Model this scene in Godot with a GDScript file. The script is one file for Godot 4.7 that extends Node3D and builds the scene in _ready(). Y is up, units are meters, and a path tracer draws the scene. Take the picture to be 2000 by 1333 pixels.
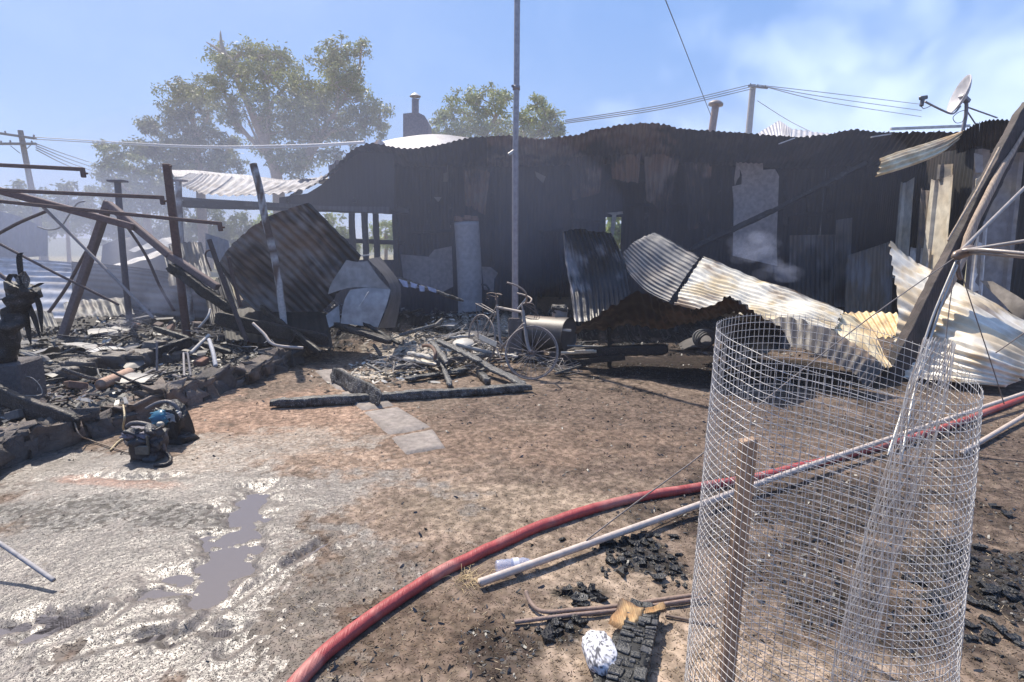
extends Node3D
# A burnt-out corrugated iron house seen from its yard: y up, camera near the origin looking towards -z.

const FOCAL := 1080.0          # focal length in pixels of the 2000 px wide photograph
const PITCH := 9.46
const EYE := 1.6

class MB:
	var v := PackedVector3Array()
	var c := PackedColorArray()
	var uv := PackedVector2Array()
	var ix := PackedInt32Array()
	func vert(p: Vector3, col := Color.WHITE, t := Vector2.ZERO) -> int:
		v.push_back(p)
		c.push_back(col)
		uv.push_back(t)
		return v.size() - 1
	func tri(a: int, b: int, d: int) -> void:
		ix.push_back(a)
		ix.push_back(b)
		ix.push_back(d)
	func quad(a: int, b: int, d: int, e: int) -> void:
		tri(a, b, d)
		tri(a, d, e)
	func face(a: Vector3, b: Vector3, d: Vector3, e: Vector3, col := Color.WHITE) -> void:
		quad(vert(a, col, Vector2(0, 0)), vert(b, col, Vector2(a.distance_to(b), 0)), vert(d, col, Vector2(a.distance_to(b), b.distance_to(d))), vert(e, col, Vector2(0, b.distance_to(d))))
	func normals() -> PackedVector3Array:
		var n := PackedVector3Array()
		n.resize(v.size())
		for k in range(0, ix.size(), 3):
			var a := ix[k]
			var b := ix[k + 1]
			var d := ix[k + 2]
			var f := (v[d] - v[a]).cross(v[b] - v[a])
			n[a] += f
			n[b] += f
			n[d] += f
		for k in n.size():
			n[k] = n[k].normalized() if n[k].length_squared() > 1e-20 else Vector3.UP
		return n
	func into(m: ArrayMesh, smooth: bool) -> ArrayMesh:
		var a := []
		a.resize(Mesh.ARRAY_MAX)
		a[Mesh.ARRAY_VERTEX] = v
		a[Mesh.ARRAY_COLOR] = c
		a[Mesh.ARRAY_TEX_UV] = uv
		a[Mesh.ARRAY_INDEX] = ix
		if smooth:
			a[Mesh.ARRAY_NORMAL] = normals()
		m.add_surface_from_arrays(Mesh.PRIMITIVE_TRIANGLES, a)
		return m
	func mesh(smooth := false) -> ArrayMesh:
		return into(ArrayMesh.new(), smooth)
	# ---- shapes -------------------------------------------------------------
	func tube(pts: Array, r, sides := 6, col := Color.WHITE, closed := false) -> MB:
		var n := pts.size()
		var side := Vector3.ZERO
		var first := v.size()
		var run := 0.0
		for i in n:
			var p: Vector3 = pts[i]
			var nx: Vector3 = pts[(i + 1) % n] if closed else pts[mini(i + 1, n - 1)]
			var pv: Vector3 = pts[(i - 1 + n) % n] if closed else pts[maxi(i - 1, 0)]
			var d := (nx - pv).normalized()
			if side == Vector3.ZERO:
				side = d.cross(Vector3.UP if absf(d.y) < 0.9 else Vector3.RIGHT).normalized()
			side = (side - d * side.dot(d)).normalized()
			var up := d.cross(side)
			var rr: float = r[i] if r is Array else r
			if i:
				run += p.distance_to(pts[i - 1])
			for k in sides:
				var a := TAU * k / sides
				vert(p + (side * cos(a) + up * sin(a)) * rr, col, Vector2(float(k) / sides * TAU * rr, run))
		var rings := n if closed else n - 1
		for i in rings:
			for k in sides:
				var a := first + i * sides + k
				var b := first + i * sides + (k + 1) % sides
				var d := first + ((i + 1) % n) * sides + (k + 1) % sides
				var e := first + ((i + 1) % n) * sides + k
				quad(a, b, d, e)
		if not closed:
			for e in [0, n - 1]:
				var mid := vert(pts[e], col)
				for k in sides:
					var a: int = first + e * sides + k
					var b: int = first + e * sides + (k + 1) % sides
					if e == 0:
						tri(mid, b, a)
					else:
						tri(mid, a, b)
		return self
	func box(t: Transform3D, s: Vector3, col := Color.WHITE, bevel := 0.0) -> MB:
		var h := s * 0.5
		var g := minf(bevel, minf(h.x, minf(h.y, h.z)) * 0.6)
		for ax in 3:
			for sg in [-1.0, 1.0]:
				var n := Vector3.ZERO
				n[ax] = sg
				var u := Vector3.ZERO
				u[(ax + 1) % 3] = 1.0
				var w := Vector3.ZERO
				w[(ax + 2) % 3] = sg
				var hn: float = h[ax]
				var hu: float = h[(ax + 1) % 3]
				var hw: float = h[(ax + 2) % 3]
				face(t * (n * hn - u * (hu - g) - w * (hw - g)), t * (n * hn - u * (hu - g) + w * (hw - g)), t * (n * hn + u * (hu - g) + w * (hw - g)), t * (n * hn + u * (hu - g) - w * (hw - g)), col)
		if g > 0.0:
			for ax in 3:
				for s1 in [-1.0, 1.0]:
					for s2 in [-1.0, 1.0]:
						var l := Vector3.ZERO
						l[ax] = h[ax] - g
						var b1 := Vector3.ZERO
						b1[(ax + 1) % 3] = s1
						var b2 := Vector3.ZERO
						b2[(ax + 2) % 3] = s2
						var x1: float = h[(ax + 1) % 3]
						var x2: float = h[(ax + 2) % 3]
						var pa := b1 * x1 + b2 * (x2 - g)
						var pb := b1 * (x1 - g) + b2 * x2
						if s1 * s2 > 0:
							face(t * (pa - l), t * (pa + l), t * (pb + l), t * (pb - l), col)
						else:
							face(t * (pb - l), t * (pb + l), t * (pa + l), t * (pa - l), col)
			for s1 in [-1.0, 1.0]:
				for s2 in [-1.0, 1.0]:
					for s3 in [-1.0, 1.0]:
						var q := Vector3(s1, s2, s3)
						var i0 := vert(t * (Vector3(h.x, h.y - g, h.z - g) * q), col)
						var i1 := vert(t * (Vector3(h.x - g, h.y, h.z - g) * q), col)
						var i2 := vert(t * (Vector3(h.x - g, h.y - g, h.z) * q), col)
						if s1 * s2 * s3 > 0:
							tri(i0, i2, i1)
						else:
							tri(i0, i1, i2)
		return self
	func bar(a: Vector3, b: Vector3, w: float, h: float, up := Vector3.UP, col := Color.WHITE, bevel := 0.0) -> MB:
		var d := (b - a).normalized()
		var s := d.cross(up)
		s = d.cross(Vector3.RIGHT) if s.length() < 0.01 else s
		s = s.normalized()
		return box(Transform3D(Basis(s, s.cross(d) * -1.0, d * -1.0) if false else Basis(s, d.cross(s) * -1.0, d), (a + b) * 0.5), Vector3(w, h, a.distance_to(b)), col, bevel)
	func lathe(t: Transform3D, prof: Array, sides := 20, col := Color.WHITE) -> MB:
		var first := v.size()
		for p in prof:
			for k in sides:
				var a := TAU * k / sides
				vert(t * Vector3(cos(a) * p.x, p.y, sin(a) * p.x), col, Vector2(a * 0.3, p.y))
		for i in prof.size() - 1:
			for k in sides:
				var a := first + i * sides + k
				var b := first + i * sides + (k + 1) % sides
				quad(a, b, b + sides, a + sides)
		return self
	func grid(nu: int, nv: int, f: Callable) -> MB:   # f(u, v) -> [position, colour, uv]
		var first := v.size()
		for j in nv + 1:
			for i in nu + 1:
				var q: Array = f.call(float(i) / nu, float(j) / nv)
				vert(q[0], q[1], q[2])
		for j in nv:
			for i in nu:
				var a := first + j * (nu + 1) + i
				quad(a, a + 1, a + nu + 2, a + nu + 1)
		return self

var mats := {}
var tex := {}
var names := {}
var n_big := FastNoiseLite.new()
var n_mid := FastNoiseLite.new()
var n_fine := FastNoiseLite.new()
var n_cell := FastNoiseLite.new()
var rng := RandomNumberGenerator.new()

# ---- placing: a pixel of the photograph and a distance give a point of the place -------------------------
func ray(px: float, py: float) -> Vector3:
	var u := (px - 1000.0) / FOCAL
	var w := (666.5 - py) / FOCAL
	var p := deg_to_rad(PITCH)
	return Vector3(u, w * cos(p) - sin(p), -cos(p) - w * sin(p))

func at(px: float, py: float, depth: float) -> Vector3:
	var d := ray(px, py)
	return Vector3(0, EYE, 0) + d * (depth / -d.z)

func gp0(px: float, py: float, h := 0.0) -> Vector3:   # on the level plane at height h
	var d := ray(px, py)
	return Vector3(0, EYE, 0) + d * ((h - EYE) / d.y)

func gp(px: float, py: float, h := 0.0) -> Vector3:   # at height h above the ground
	var p := gp0(px, py, h + 0.03)
	return gp0(px, py, h + ground_h(p.x, p.z))

func down(p: Vector3, h := 0.0) -> Vector3:
	return Vector3(p.x, ground_h(p.x, p.z) + h, p.z)

# ---- naming and committing -------------------------------------------------------------------------------
func numbered(called: String) -> String:
	var k: int = names.get(called, 0)
	names[called] = k + 1
	return called if k == 0 else "%s_%03d" % [called, k]

func tag(o: Node3D, label: String, category: String, group := "") -> Node3D:
	o.set_meta("label", label)
	o.set_meta("category", category)
	if group:
		o.set_meta("group", group)
	return o

func thing(called: String, label: String, category: String, pos := Vector3.ZERO, group := "") -> Node3D:
	var o := Node3D.new()
	o.name = numbered(called)
	add_child(o)
	o.position = pos
	tag(o, label, category, group)
	return o

func part(called: String, mb: MB, m: Material, parent: Node3D, smooth := false, local := false) -> MeshInstance3D:
	var o := MeshInstance3D.new()
	o.name = called
	o.mesh = mb.mesh(smooth)
	o.material_override = m
	if not local:
		var q := parent
		while q != self:
			o.position -= q.position
			q = q.get_parent()
	parent.add_child(o, true)
	return o

func single(called: String, mb: MB, m: Material, label: String, category: String, group := "", smooth := false) -> MeshInstance3D:
	var lo := Vector3(1e9, 1e9, 1e9)
	var hi := -lo
	for p in mb.v:
		lo = lo.min(p)
		hi = hi.max(p)
	var base := Vector3((lo.x + hi.x) / 2, lo.y, (lo.z + hi.z) / 2)
	for k in mb.v.size():
		mb.v[k] -= base
	var o := MeshInstance3D.new()
	o.name = numbered(called)
	o.mesh = mb.mesh(smooth)
	o.material_override = m
	o.position = base
	add_child(o)
	tag(o, label, category, group)
	return o

func struct(called: String, mb: MB, m: Material, smooth := false, kind := "structure") -> MeshInstance3D:
	var o := MeshInstance3D.new()
	o.name = numbered(called)
	o.mesh = mb.mesh(smooth)
	o.material_override = m
	add_child(o)
	o.set_meta("kind", kind)
	return o

# ---- textures and materials --------------------------------------------------------------------------------
func grey_noise(key: String, kind: int, freq: float, oct: int, lo: float, hi: float, w := 512, h := 512, stretch := 1, gain := 1.6) -> void:
	var n := FastNoiseLite.new()
	n.seed = 7 if kind == 1 else hash(key) % 1000
	n.noise_type = FastNoiseLite.TYPE_CELLULAR if kind == 1 else FastNoiseLite.TYPE_SIMPLEX_SMOOTH
	if kind == 1:
		n.cellular_return_type = FastNoiseLite.RETURN_DISTANCE2_SUB
		n.cellular_jitter = 1.15
	n.frequency = freq
	n.fractal_octaves = oct
	n.fractal_type = FastNoiseLite.FRACTAL_FBM if oct > 1 else FastNoiseLite.FRACTAL_NONE
	var im := n.get_seamless_image(w, h / stretch, false, false, 0.12, true)
	if stretch > 1:
		im.resize(w, h, Image.INTERPOLATE_CUBIC)
	var data := im.get_data()
	var out := PackedByteArray()
	out.resize(w * h * 3)
	var stride := data.size() / (w * h)
	for k in w * h:
		var x := clampf((data[k * stride] / 255.0 - 0.5) * gain + 0.5, 0.0, 1.0)
		var b := int(255.0 * lerpf(lo, hi, x))
		out[k * 3] = b
		out[k * 3 + 1] = b
		out[k * 3 + 2] = b
	tex[key] = ImageTexture.create_from_image(Image.create_from_data(w, h, false, Image.FORMAT_RGB8, out))

func ground_texture() -> void:   # litter: short straws, chips and crumbs; colour and relief of the same strokes
	var w := 1024
	var n := FastNoiseLite.new()
	n.seed = 5
	n.frequency = 0.02
	n.fractal_octaves = 5
	var im := n.get_seamless_image(w, w, false, false, 0.1, true)
	im.convert(Image.FORMAT_L8)
	var base := im.get_data()
	var a := PackedByteArray()
	a.resize(w * w * 3)
	var hgt := PackedByteArray()
	hgt.resize(w * w)
	for k in w * w:
		var x := clampf((base[k] / 255.0 - 0.5) * 1.7 + 0.5, 0, 1)
		a[k * 3] = int(150 + 70 * x)
		a[k * 3 + 1] = int(148 + 70 * x)
		a[k * 3 + 2] = int(146 + 70 * x)
		hgt[k] = int(95 + 45 * x)
	var r := RandomNumberGenerator.new()
	r.seed = 11
	for s in 16000:
		var x := r.randf() * w
		var y := r.randf() * w
		var t := r.randf() * TAU
		var len := r.randf_range(2, 11) if s % 3 else r.randf_range(1.5, 5)
		var tone := r.randf()
		var thick := 1 if r.randf() < 0.6 else 2
		var v3 := Vector3(255, 246, 228) if tone > 0.62 else Vector3(105, 98, 94) if tone < 0.45 else Vector3(190, 180, 170)
		v3 *= r.randf_range(0.75, 1.0)
		var hh := r.randi_range(150, 255) if tone > 0.3 else r.randi_range(0, 60)
		var dx := cos(t)
		var dy := sin(t)
		for q in int(len):
			for e in thick:
				var X := posmod(int(x + dx * q - dy * e), w)
				var Y := posmod(int(y + dy * q + dx * e), w)
				var k := Y * w + X
				a[k * 3] = int(v3.x)
				a[k * 3 + 1] = int(v3.y)
				a[k * 3 + 2] = int(v3.z)
				hgt[k] = hh
	tex.ground = ImageTexture.create_from_image(Image.create_from_data(w, w, false, Image.FORMAT_RGB8, a))
	tex.ground_h = ImageTexture.create_from_image(Image.create_from_data(w, w, false, Image.FORMAT_L8, hgt))

func textures() -> void:
	for q in [[n_big, 0.35, 3], [n_mid, 1.6, 3], [n_fine, 7.0, 3]]:
		q[0].noise_type = FastNoiseLite.TYPE_SIMPLEX_SMOOTH
		q[0].frequency = q[1]
		q[0].fractal_octaves = q[2]
		q[0].seed = int(q[1] * 10)
	n_cell.noise_type = FastNoiseLite.TYPE_CELLULAR
	n_cell.cellular_return_type = FastNoiseLite.RETURN_DISTANCE2_SUB
	n_cell.frequency = 22.0
	n_cell.seed = 3
	grey_noise("mottle", 0, 0.012, 5, 0.84, 1.0)
	grey_noise("streak", 0, 0.05, 4, 0.78, 1.0, 512, 512, 16, 2.0)
	grey_noise("bump", 0, 0.03, 5, 0.0, 1.0)
	grey_noise("grain_h", 0, 0.08, 3, 0.0, 1.0, 512, 512, 16, 1.8)
	grey_noise("crack", 1, 0.05, 1, 0.0, 1.0, 512, 512, 1, 2.4)
	grey_noise("char", 1, 0.05, 1, 0.45, 1.0, 512, 512, 1, 2.4)
	grey_noise("rough", 0, 0.015, 4, 0.35, 1.0)
	ground_texture()

func mat(key: String, col := Color.WHITE, rough := 0.85, metal := 0.0, albedo := "", bump := "", bump_cm := 0.4, scale := 1.0, tri := true, spec := 0.5) -> StandardMaterial3D:
	if mats.has(key):
		return mats[key]
	var m := StandardMaterial3D.new()
	m.resource_name = key
	m.albedo_color = (col * (1.9 if albedo == "ground" else 1.2 if albedo in ["mottle", "streak"] else 1.5 if albedo == "char" else 1.0)).linear_to_srgb()
	m.vertex_color_use_as_albedo = true
	m.roughness = rough
	m.metallic = metal
	m.metallic_specular = spec
	if albedo:
		m.albedo_texture = tex[albedo]
	if bump:
		m.heightmap_enabled = true
		m.heightmap_texture = tex[bump]
		m.heightmap_scale = bump_cm
	m.uv1_triplanar = tri
	m.uv1_scale = Vector3.ONE * scale
	m.cull_mode = BaseMaterial3D.CULL_DISABLED
	mats[key] = m
	return m

# ---- building blocks -----------------------------------------------------------------------------------------
func cr(a: Vector3, b: Vector3, c: Vector3, d: Vector3, t: float) -> Vector3:
	return b.cubic_interpolate(c, a, d, t)

func along(pts: Array, t: float) -> Vector3:   # Catmull-Rom through the points
	var n := pts.size() - 1
	if n == 1:
		return pts[0].lerp(pts[1], t)
	var x := clampf(t, 0, 1) * n
	var i := mini(int(x), n - 1)
	return cr(pts[maxi(i - 1, 0)], pts[i], pts[i + 1], pts[mini(i + 2, n)], x - i)

func smooth_path(pts: Array, n: int) -> Array:
	var out := []
	for i in n + 1:
		out.append(along(pts, float(i) / n))
	return out

func patch(rows: Array, u: float, w: float) -> Vector3:   # rows[j][i]: u runs along a row, w from row to row
	var col := []
	for r in rows:
		col.append(along(r, u))
	return along(col, w)

func sheet(rows: Array, ribs: int, nv: int, amp: float, tone: Callable, mb: MB = null, rag := 0.0, dent := 0.012) -> MB:
	# corrugated iron: ribs are counted across u and run along w
	mb = MB.new() if mb == null else mb
	var width := 0.0
	for r in rows:
		for i in r.size() - 1:
			width += r[i].distance_to(r[i + 1]) / rows.size()
	var length := 0.0
	for j in rows.size() - 1:
		length += rows[j][0].distance_to(rows[j + 1][0])
	var f := func(u: float, w: float) -> Array:
		var uu := u
		var ww := w
		if rag > 0.0 and (w < 0.001 or w > 0.999):
			ww += (-1.0 if w > 0.5 else 1.0) * rag * maxf(0.0, n_mid.get_noise_2d(uu * width * 2.0, w * 9.0 + length) * 1.5 + n_fine.get_noise_2d(uu * width * 1.5, w * 5.0))
		if dent > 0.015 and (u < 0.001 or u > 0.999):
			uu += (-1.0 if u > 0.5 else 1.0) * 0.05 * maxf(0.0, n_mid.get_noise_2d(ww * length * 2.0, u * 9.0 + width))
		var p := patch(rows, uu, ww)
		var e := 0.02
		var du := patch(rows, minf(uu + e, 1), ww) - patch(rows, maxf(uu - e, 0), ww)
		var dw := patch(rows, uu, minf(ww + e, 1)) - patch(rows, uu, maxf(ww - e, 0))
		var n := du.cross(dw).normalized()
		var bend := 0.0
		var keep := 1.0
		if dent > 0.015:
			bend = dent * (0.35 - absf(n_big.get_noise_3dv(p * 2.6 + Vector3(3, 1, 0)))) * 2.2
			keep = lerpf(maxf(0.2, 1.0 - dent * 20.0), 1.0, smoothstep(-0.4, 0.05, n_mid.get_noise_3dv(p * 0.9 + Vector3(0, 5, 2))))
		var q := p + n * (amp * keep * cos(TAU * u * ribs) + bend + dent * n_mid.get_noise_3dv(p) + 0.006 * n_fine.get_noise_3dv(p * 0.6))
		return [q, tone.call(p, u, w), Vector2(uu * width, ww * length)]
	return mb.grid(ribs * 6, nv, f)

func iron(clean: Color, rust: Color, soot: Color, rusty := 0.0, sooty := 0.0) -> Callable:
	# patches of rust and soot on iron; rusty and sooty move how much of each there is
	return func(p: Vector3, u: float, w: float) -> Color:
		var a := smoothstep(-0.25, 0.3, n_mid.get_noise_3dv(p + Vector3(7, 0, 0)) + 0.5 * n_fine.get_noise_3dv(p) + rusty)
		var b := smoothstep(-0.2, 0.25, n_big.get_noise_3dv(p * 2.0 + Vector3(0, 9, 0)) + 0.35 * n_mid.get_noise_3dv(p * 2.0) + 0.3 * n_fine.get_noise_3dv(Vector3(u * 6.0, w * 0.4, p.z)) + sooty)
		return clean.lerp(rust, a).lerp(soot, b)

func flat_tone(col: Color, vary := 0.25) -> Callable:
	return func(p: Vector3, _u: float, _w: float) -> Color:
		return col * (1.0 + vary * (n_mid.get_noise_3dv(p) + 0.6 * n_fine.get_noise_3dv(p)))

func charred(a: Vector3, b: Vector3, w: float, h: float, up := Vector3.UP, ash := 0.35, amp := 0.012, mb: MB = null, wood := Color(0, 0, 0, 0), taper := 1.0) -> MB:
	# a burnt beam: a box whose faces are broken into char blocks with pale ash on their edges
	mb = MB.new() if mb == null else mb
	var d := (b - a).normalized()
	var s := d.cross(up)
	s = (d.cross(Vector3.RIGHT) if s.length() < 0.05 else s).normalized()
	var t := s.cross(d).normalized()
	var length := a.distance_to(b)
	var nl := clampi(int(length / 0.022), 8, 130)
	var nw := clampi(int(w / 0.02), 2, 10)
	var nh := clampi(int(h / 0.02), 2, 10)
	var rim := []
	for i in nw:
		rim.append(Vector2(-0.5 + float(i) / nw, 0.5))
	for i in nh:
		rim.append(Vector2(0.5, 0.5 - float(i) / nh))
	for i in nw:
		rim.append(Vector2(0.5 - float(i) / nw, -0.5))
	for i in nh:
		rim.append(Vector2(-0.5, -0.5 + float(i) / nh))
	var first := mb.v.size()
	var m := rim.size()
	for j in nl + 3:
		var jj := clampi(j - 1, 0, nl)
		var cap := 0.0 if j == 0 or j == nl + 2 else 1.0
		var l := float(jj) / nl
		var grow := lerpf(1.0, taper, l) * (1.0 - 0.3 * smoothstep(0.05, 0.0, minf(l, 1.0 - l)) * smoothstep(0.0, 0.4, length))
		var bow := minf(0.018, length * 0.02)
		var off := s * (bow * n_mid.get_noise_2d(l * length * 0.8, a.x * 3.0)) + t * (bow * 0.5 * n_mid.get_noise_2d(a.z * 3.0, l * length * 0.9))
		for q in rim:
			var p: Vector3 = a + off + d * (length * l) + (s * (q.x * w) + t * (q.y * h)) * cap * grow
			var out: Vector3 = (s * q.x + t * q.y).normalized()
			var deep := 0.6 + 0.4 * n_fine.get_noise_3dv(p * 3.0)
			var lump := n_fine.get_noise_3dv(p * 1.5) + n_mid.get_noise_3dv(p * 2.0) * 1.3
			var pos: Vector3 = p + (out * (amp * (lump + deep - 0.6)) + d * (0.02 * n_fine.get_noise_3dv(p * 3.0 + Vector3(5, 0, 0)) * (1.0 if j < 2 or j > nl else 0.0))) * cap
			var shade := smoothstep(0.1, 0.8, ash * 1.3 + 0.5 * n_fine.get_noise_3dv(p * 2.3) + 0.35 * n_fine.get_noise_3dv(p * 3.4) + 0.4 * n_mid.get_noise_3dv(p * 1.7) - 0.25)
			var col := Color(0.018, 0.017, 0.017).lerp(Color(0.55, 0.54, 0.53), shade * deep)
			if wood.a > 0.0:
				col = col.lerp(Color(wood, 1.0), clampf(wood.a * (0.5 + 1.2 * n_mid.get_noise_3dv(p * 0.8)), 0, 1))
			mb.vert(pos, col, Vector2(q.x, l * length))
	for j in nl + 2:
		for i in m:
			var k := first + j * m
			mb.quad(k + i, k + (i + 1) % m, k + m + (i + 1) % m, k + m + i)
	return mb

func slab(outline: Array, depth: float, thick: float, col: Color, mb: MB = null, tilt := 0.0) -> MB:
	# a flat piece with an irregular outline, given as pixels on an upright plane at that distance
	mb = MB.new() if mb == null else mb
	var flat := PackedVector2Array()
	for p in outline:
		flat.push_back(p)
	var ids := Geometry2D.triangulate_polygon(flat)
	var mid := Vector2.ZERO
	for p in outline:
		mid += p / outline.size()
	for side in 2:
		var first := mb.v.size()
		for p in outline:
			var q := at(p.x, p.y, depth)
			q.z += (-thick if side else 0.0) + tilt * (q.x - at(mid.x, mid.y, depth).x)
			mb.vert(q, col * (1.0 + 0.25 * n_mid.get_noise_3dv(q * 1.5)), Vector2(q.x, q.y))
		for k in range(0, ids.size(), 3):
			if side:
				mb.tri(first + ids[k], first + ids[k + 1], first + ids[k + 2])
			else:
				mb.tri(first + ids[k], first + ids[k + 2], first + ids[k + 1])
	var n := outline.size()
	var f := mb.v.size() - 2 * n
	for i in n:
		mb.quad(f + i, f + (i + 1) % n, f + n + (i + 1) % n, f + n + i)
	return mb

func lump(center: Vector3, size: Vector3, rough := 0.25, col := Color(0.1, 0.09, 0.085), n := 9, seed_at := 0.0, mb: MB = null, turn := 0.0, square := 0.5) -> MB:
	# a stone or clod: a noisy, squarish ball
	mb = MB.new() if mb == null else mb
	var basis := Basis(Vector3.UP, turn)
	return mb.grid(n * 2, n, func(u: float, w: float) -> Array:
		var a := TAU * u
		var b := PI * (w - 0.5)
		var d := Vector3(cos(a) * cos(b), sin(b), sin(a) * cos(b))
		var q := Vector3(signf(d.x) * pow(absf(d.x), square), signf(d.y) * pow(absf(d.y), square), signf(d.z) * pow(absf(d.z), square))
		var k := d * 1.3 + Vector3(seed_at, seed_at * 2.0, 0)
		var r := 1.0 + rough * (n_mid.get_noise_3dv(k * 0.5) * 1.2 + n_mid.get_noise_3dv(k * 1.4) * 0.6)
		return [center + basis * (q * size * 0.5 * r), col * (1.0 + 0.5 * n_mid.get_noise_3dv(k)), Vector2(u, w)])

# ---- the ground ------------------------------------------------------------------------------------------------
var edge := []                 # foot of the stone edging of the raised bed, as points of the ground
var mounds := []               # [x, z, radius x, radius z, height]
var hollows := []              # the same for puddles
var ruts := []                 # [a, b, depth, width]
var zones := []                # [x, z, radius x, radius z, turn, colour, wetness, strength]

func edge_x(z: float) -> float:
	for i in edge.size() - 1:
		if z >= edge[i + 1].z:
			return lerpf(edge[i].x, edge[i + 1].x, clampf((edge[i].z - z) / (edge[i].z - edge[i + 1].z), 0, 1))
	return edge[-1].x

func ground_h(x: float, z: float) -> float:
	var h := 0.03 + 0.012 * n_big.get_noise_2d(x, z) + 0.007 * n_mid.get_noise_2d(x, z)
	if absf(x) < 9.0 and z > -16.0:
		h += 0.0035 * n_fine.get_noise_2d(x, z)
		if z > -9.5:
			h += 0.16 * smoothstep(0.02, -0.1, x - edge_x(z)) * smoothstep(-9.5, -8.5, z)
		for q in mounds:
			var a: float = (x - q[0]) / q[2]
			var b: float = (z - q[1]) / q[3]
			var r := a * a + b * b
			if r < 4.0:
				h += q[4] * exp(-r * 1.6) * (1.0 + 0.5 * n_mid.get_noise_2d(x * 2.0, z * 2.0))
		for q in hollows:
			var a: float = (x - q[0]) / q[2]
			var b: float = (z - q[1]) / q[3]
			var r := a * a + b * b
			if r < 6.0:
				r *= 1.0 + 0.9 * n_mid.get_noise_2d(x * 2.5, z * 2.5) + 0.6 * n_fine.get_noise_2d(x * 1.2, z * 1.2)
				h -= q[4] * exp(-r * 1.5)
		if z > -4.5:
			for q in ruts:
				var p := Vector2(x, z)
				var c := Geometry2D.get_closest_point_to_segment(p, q[0], q[1])
				var r: float = p.distance_to(c) / q[3] + 0.7 * n_mid.get_noise_2d(x * 2.0, z * 2.0)
				if r < 2.5:
					h -= 0.7 * q[2] * (exp(-r * r) - 0.6 * exp(-(r - 1.5) * (r - 1.5) * 3.0))
	return h

func zone(px: float, py: float, rx: float, rz: float, col: Color, wet: float, strength := 1.0, turn := 0.0) -> void:
	var g := gp0(px, py)
	zones.append([g.x, g.z, rx, rz, turn, col, wet, strength])

func ground_tone(x: float, z: float) -> Color:   # alpha holds the wetness
	var far := smoothstep(-15.0, -24.0, z)
	var col := Color(0.175, 0.135, 0.107).lerp(Color(0.3, 0.27, 0.15), far)
	var wet := 0.0
	if z > -14.0 and z < -2.5 and x < edge_x(z):
		col = col.lerp(Color(0.045, 0.038, 0.034), smoothstep(0.0, -0.25, x - edge_x(z)))
		wet = 0.5 * smoothstep(0.0, -0.25, x - edge_x(z))
	var wob := 0.55 * n_mid.get_noise_2d(x * 0.9, z * 0.9) + 0.35 * n_big.get_noise_2d(x * 3.0, z * 3.0) + 0.4 * n_fine.get_noise_2d(x * 0.8, z * 0.8)
	for q in zones:
		var dx: float = x - q[0]
		var dz: float = z - q[1]
		var c := cos(q[4])
		var s := sin(q[4])
		var a: float = (dx * c + dz * s) / q[2]
		var b: float = (-dx * s + dz * c) / q[3]
		var r := sqrt(a * a + b * b)
		if r < 2.0:
			var k: float = q[7] * smoothstep(1.25, 0.65, r + wob)
			col = col.lerp(q[5], k)
			wet = lerpf(wet, q[6], k)
	var v := 1.0 + 0.3 * n_fine.get_noise_2d(x * 0.6 + 40.0, z * 0.6) + 0.25 * n_mid.get_noise_2d(x + 20.0, z)
	return Color(col.r * v, col.g * v, col.b * v, wet)

func spread(lo: float, hi: float, step: float, out: float, grow: float) -> PackedFloat64Array:
	var a := PackedFloat64Array()
	var x := lo
	while x <= hi:
		a.push_back(x)
		x += step
	var g := step
	var e := hi
	while e < out:
		g *= grow
		e += g
		a.push_back(e)
	g = step
	e = lo
	while e > -out:
		g *= grow
		e -= g
		a.insert(0, e)
	return a

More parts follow.
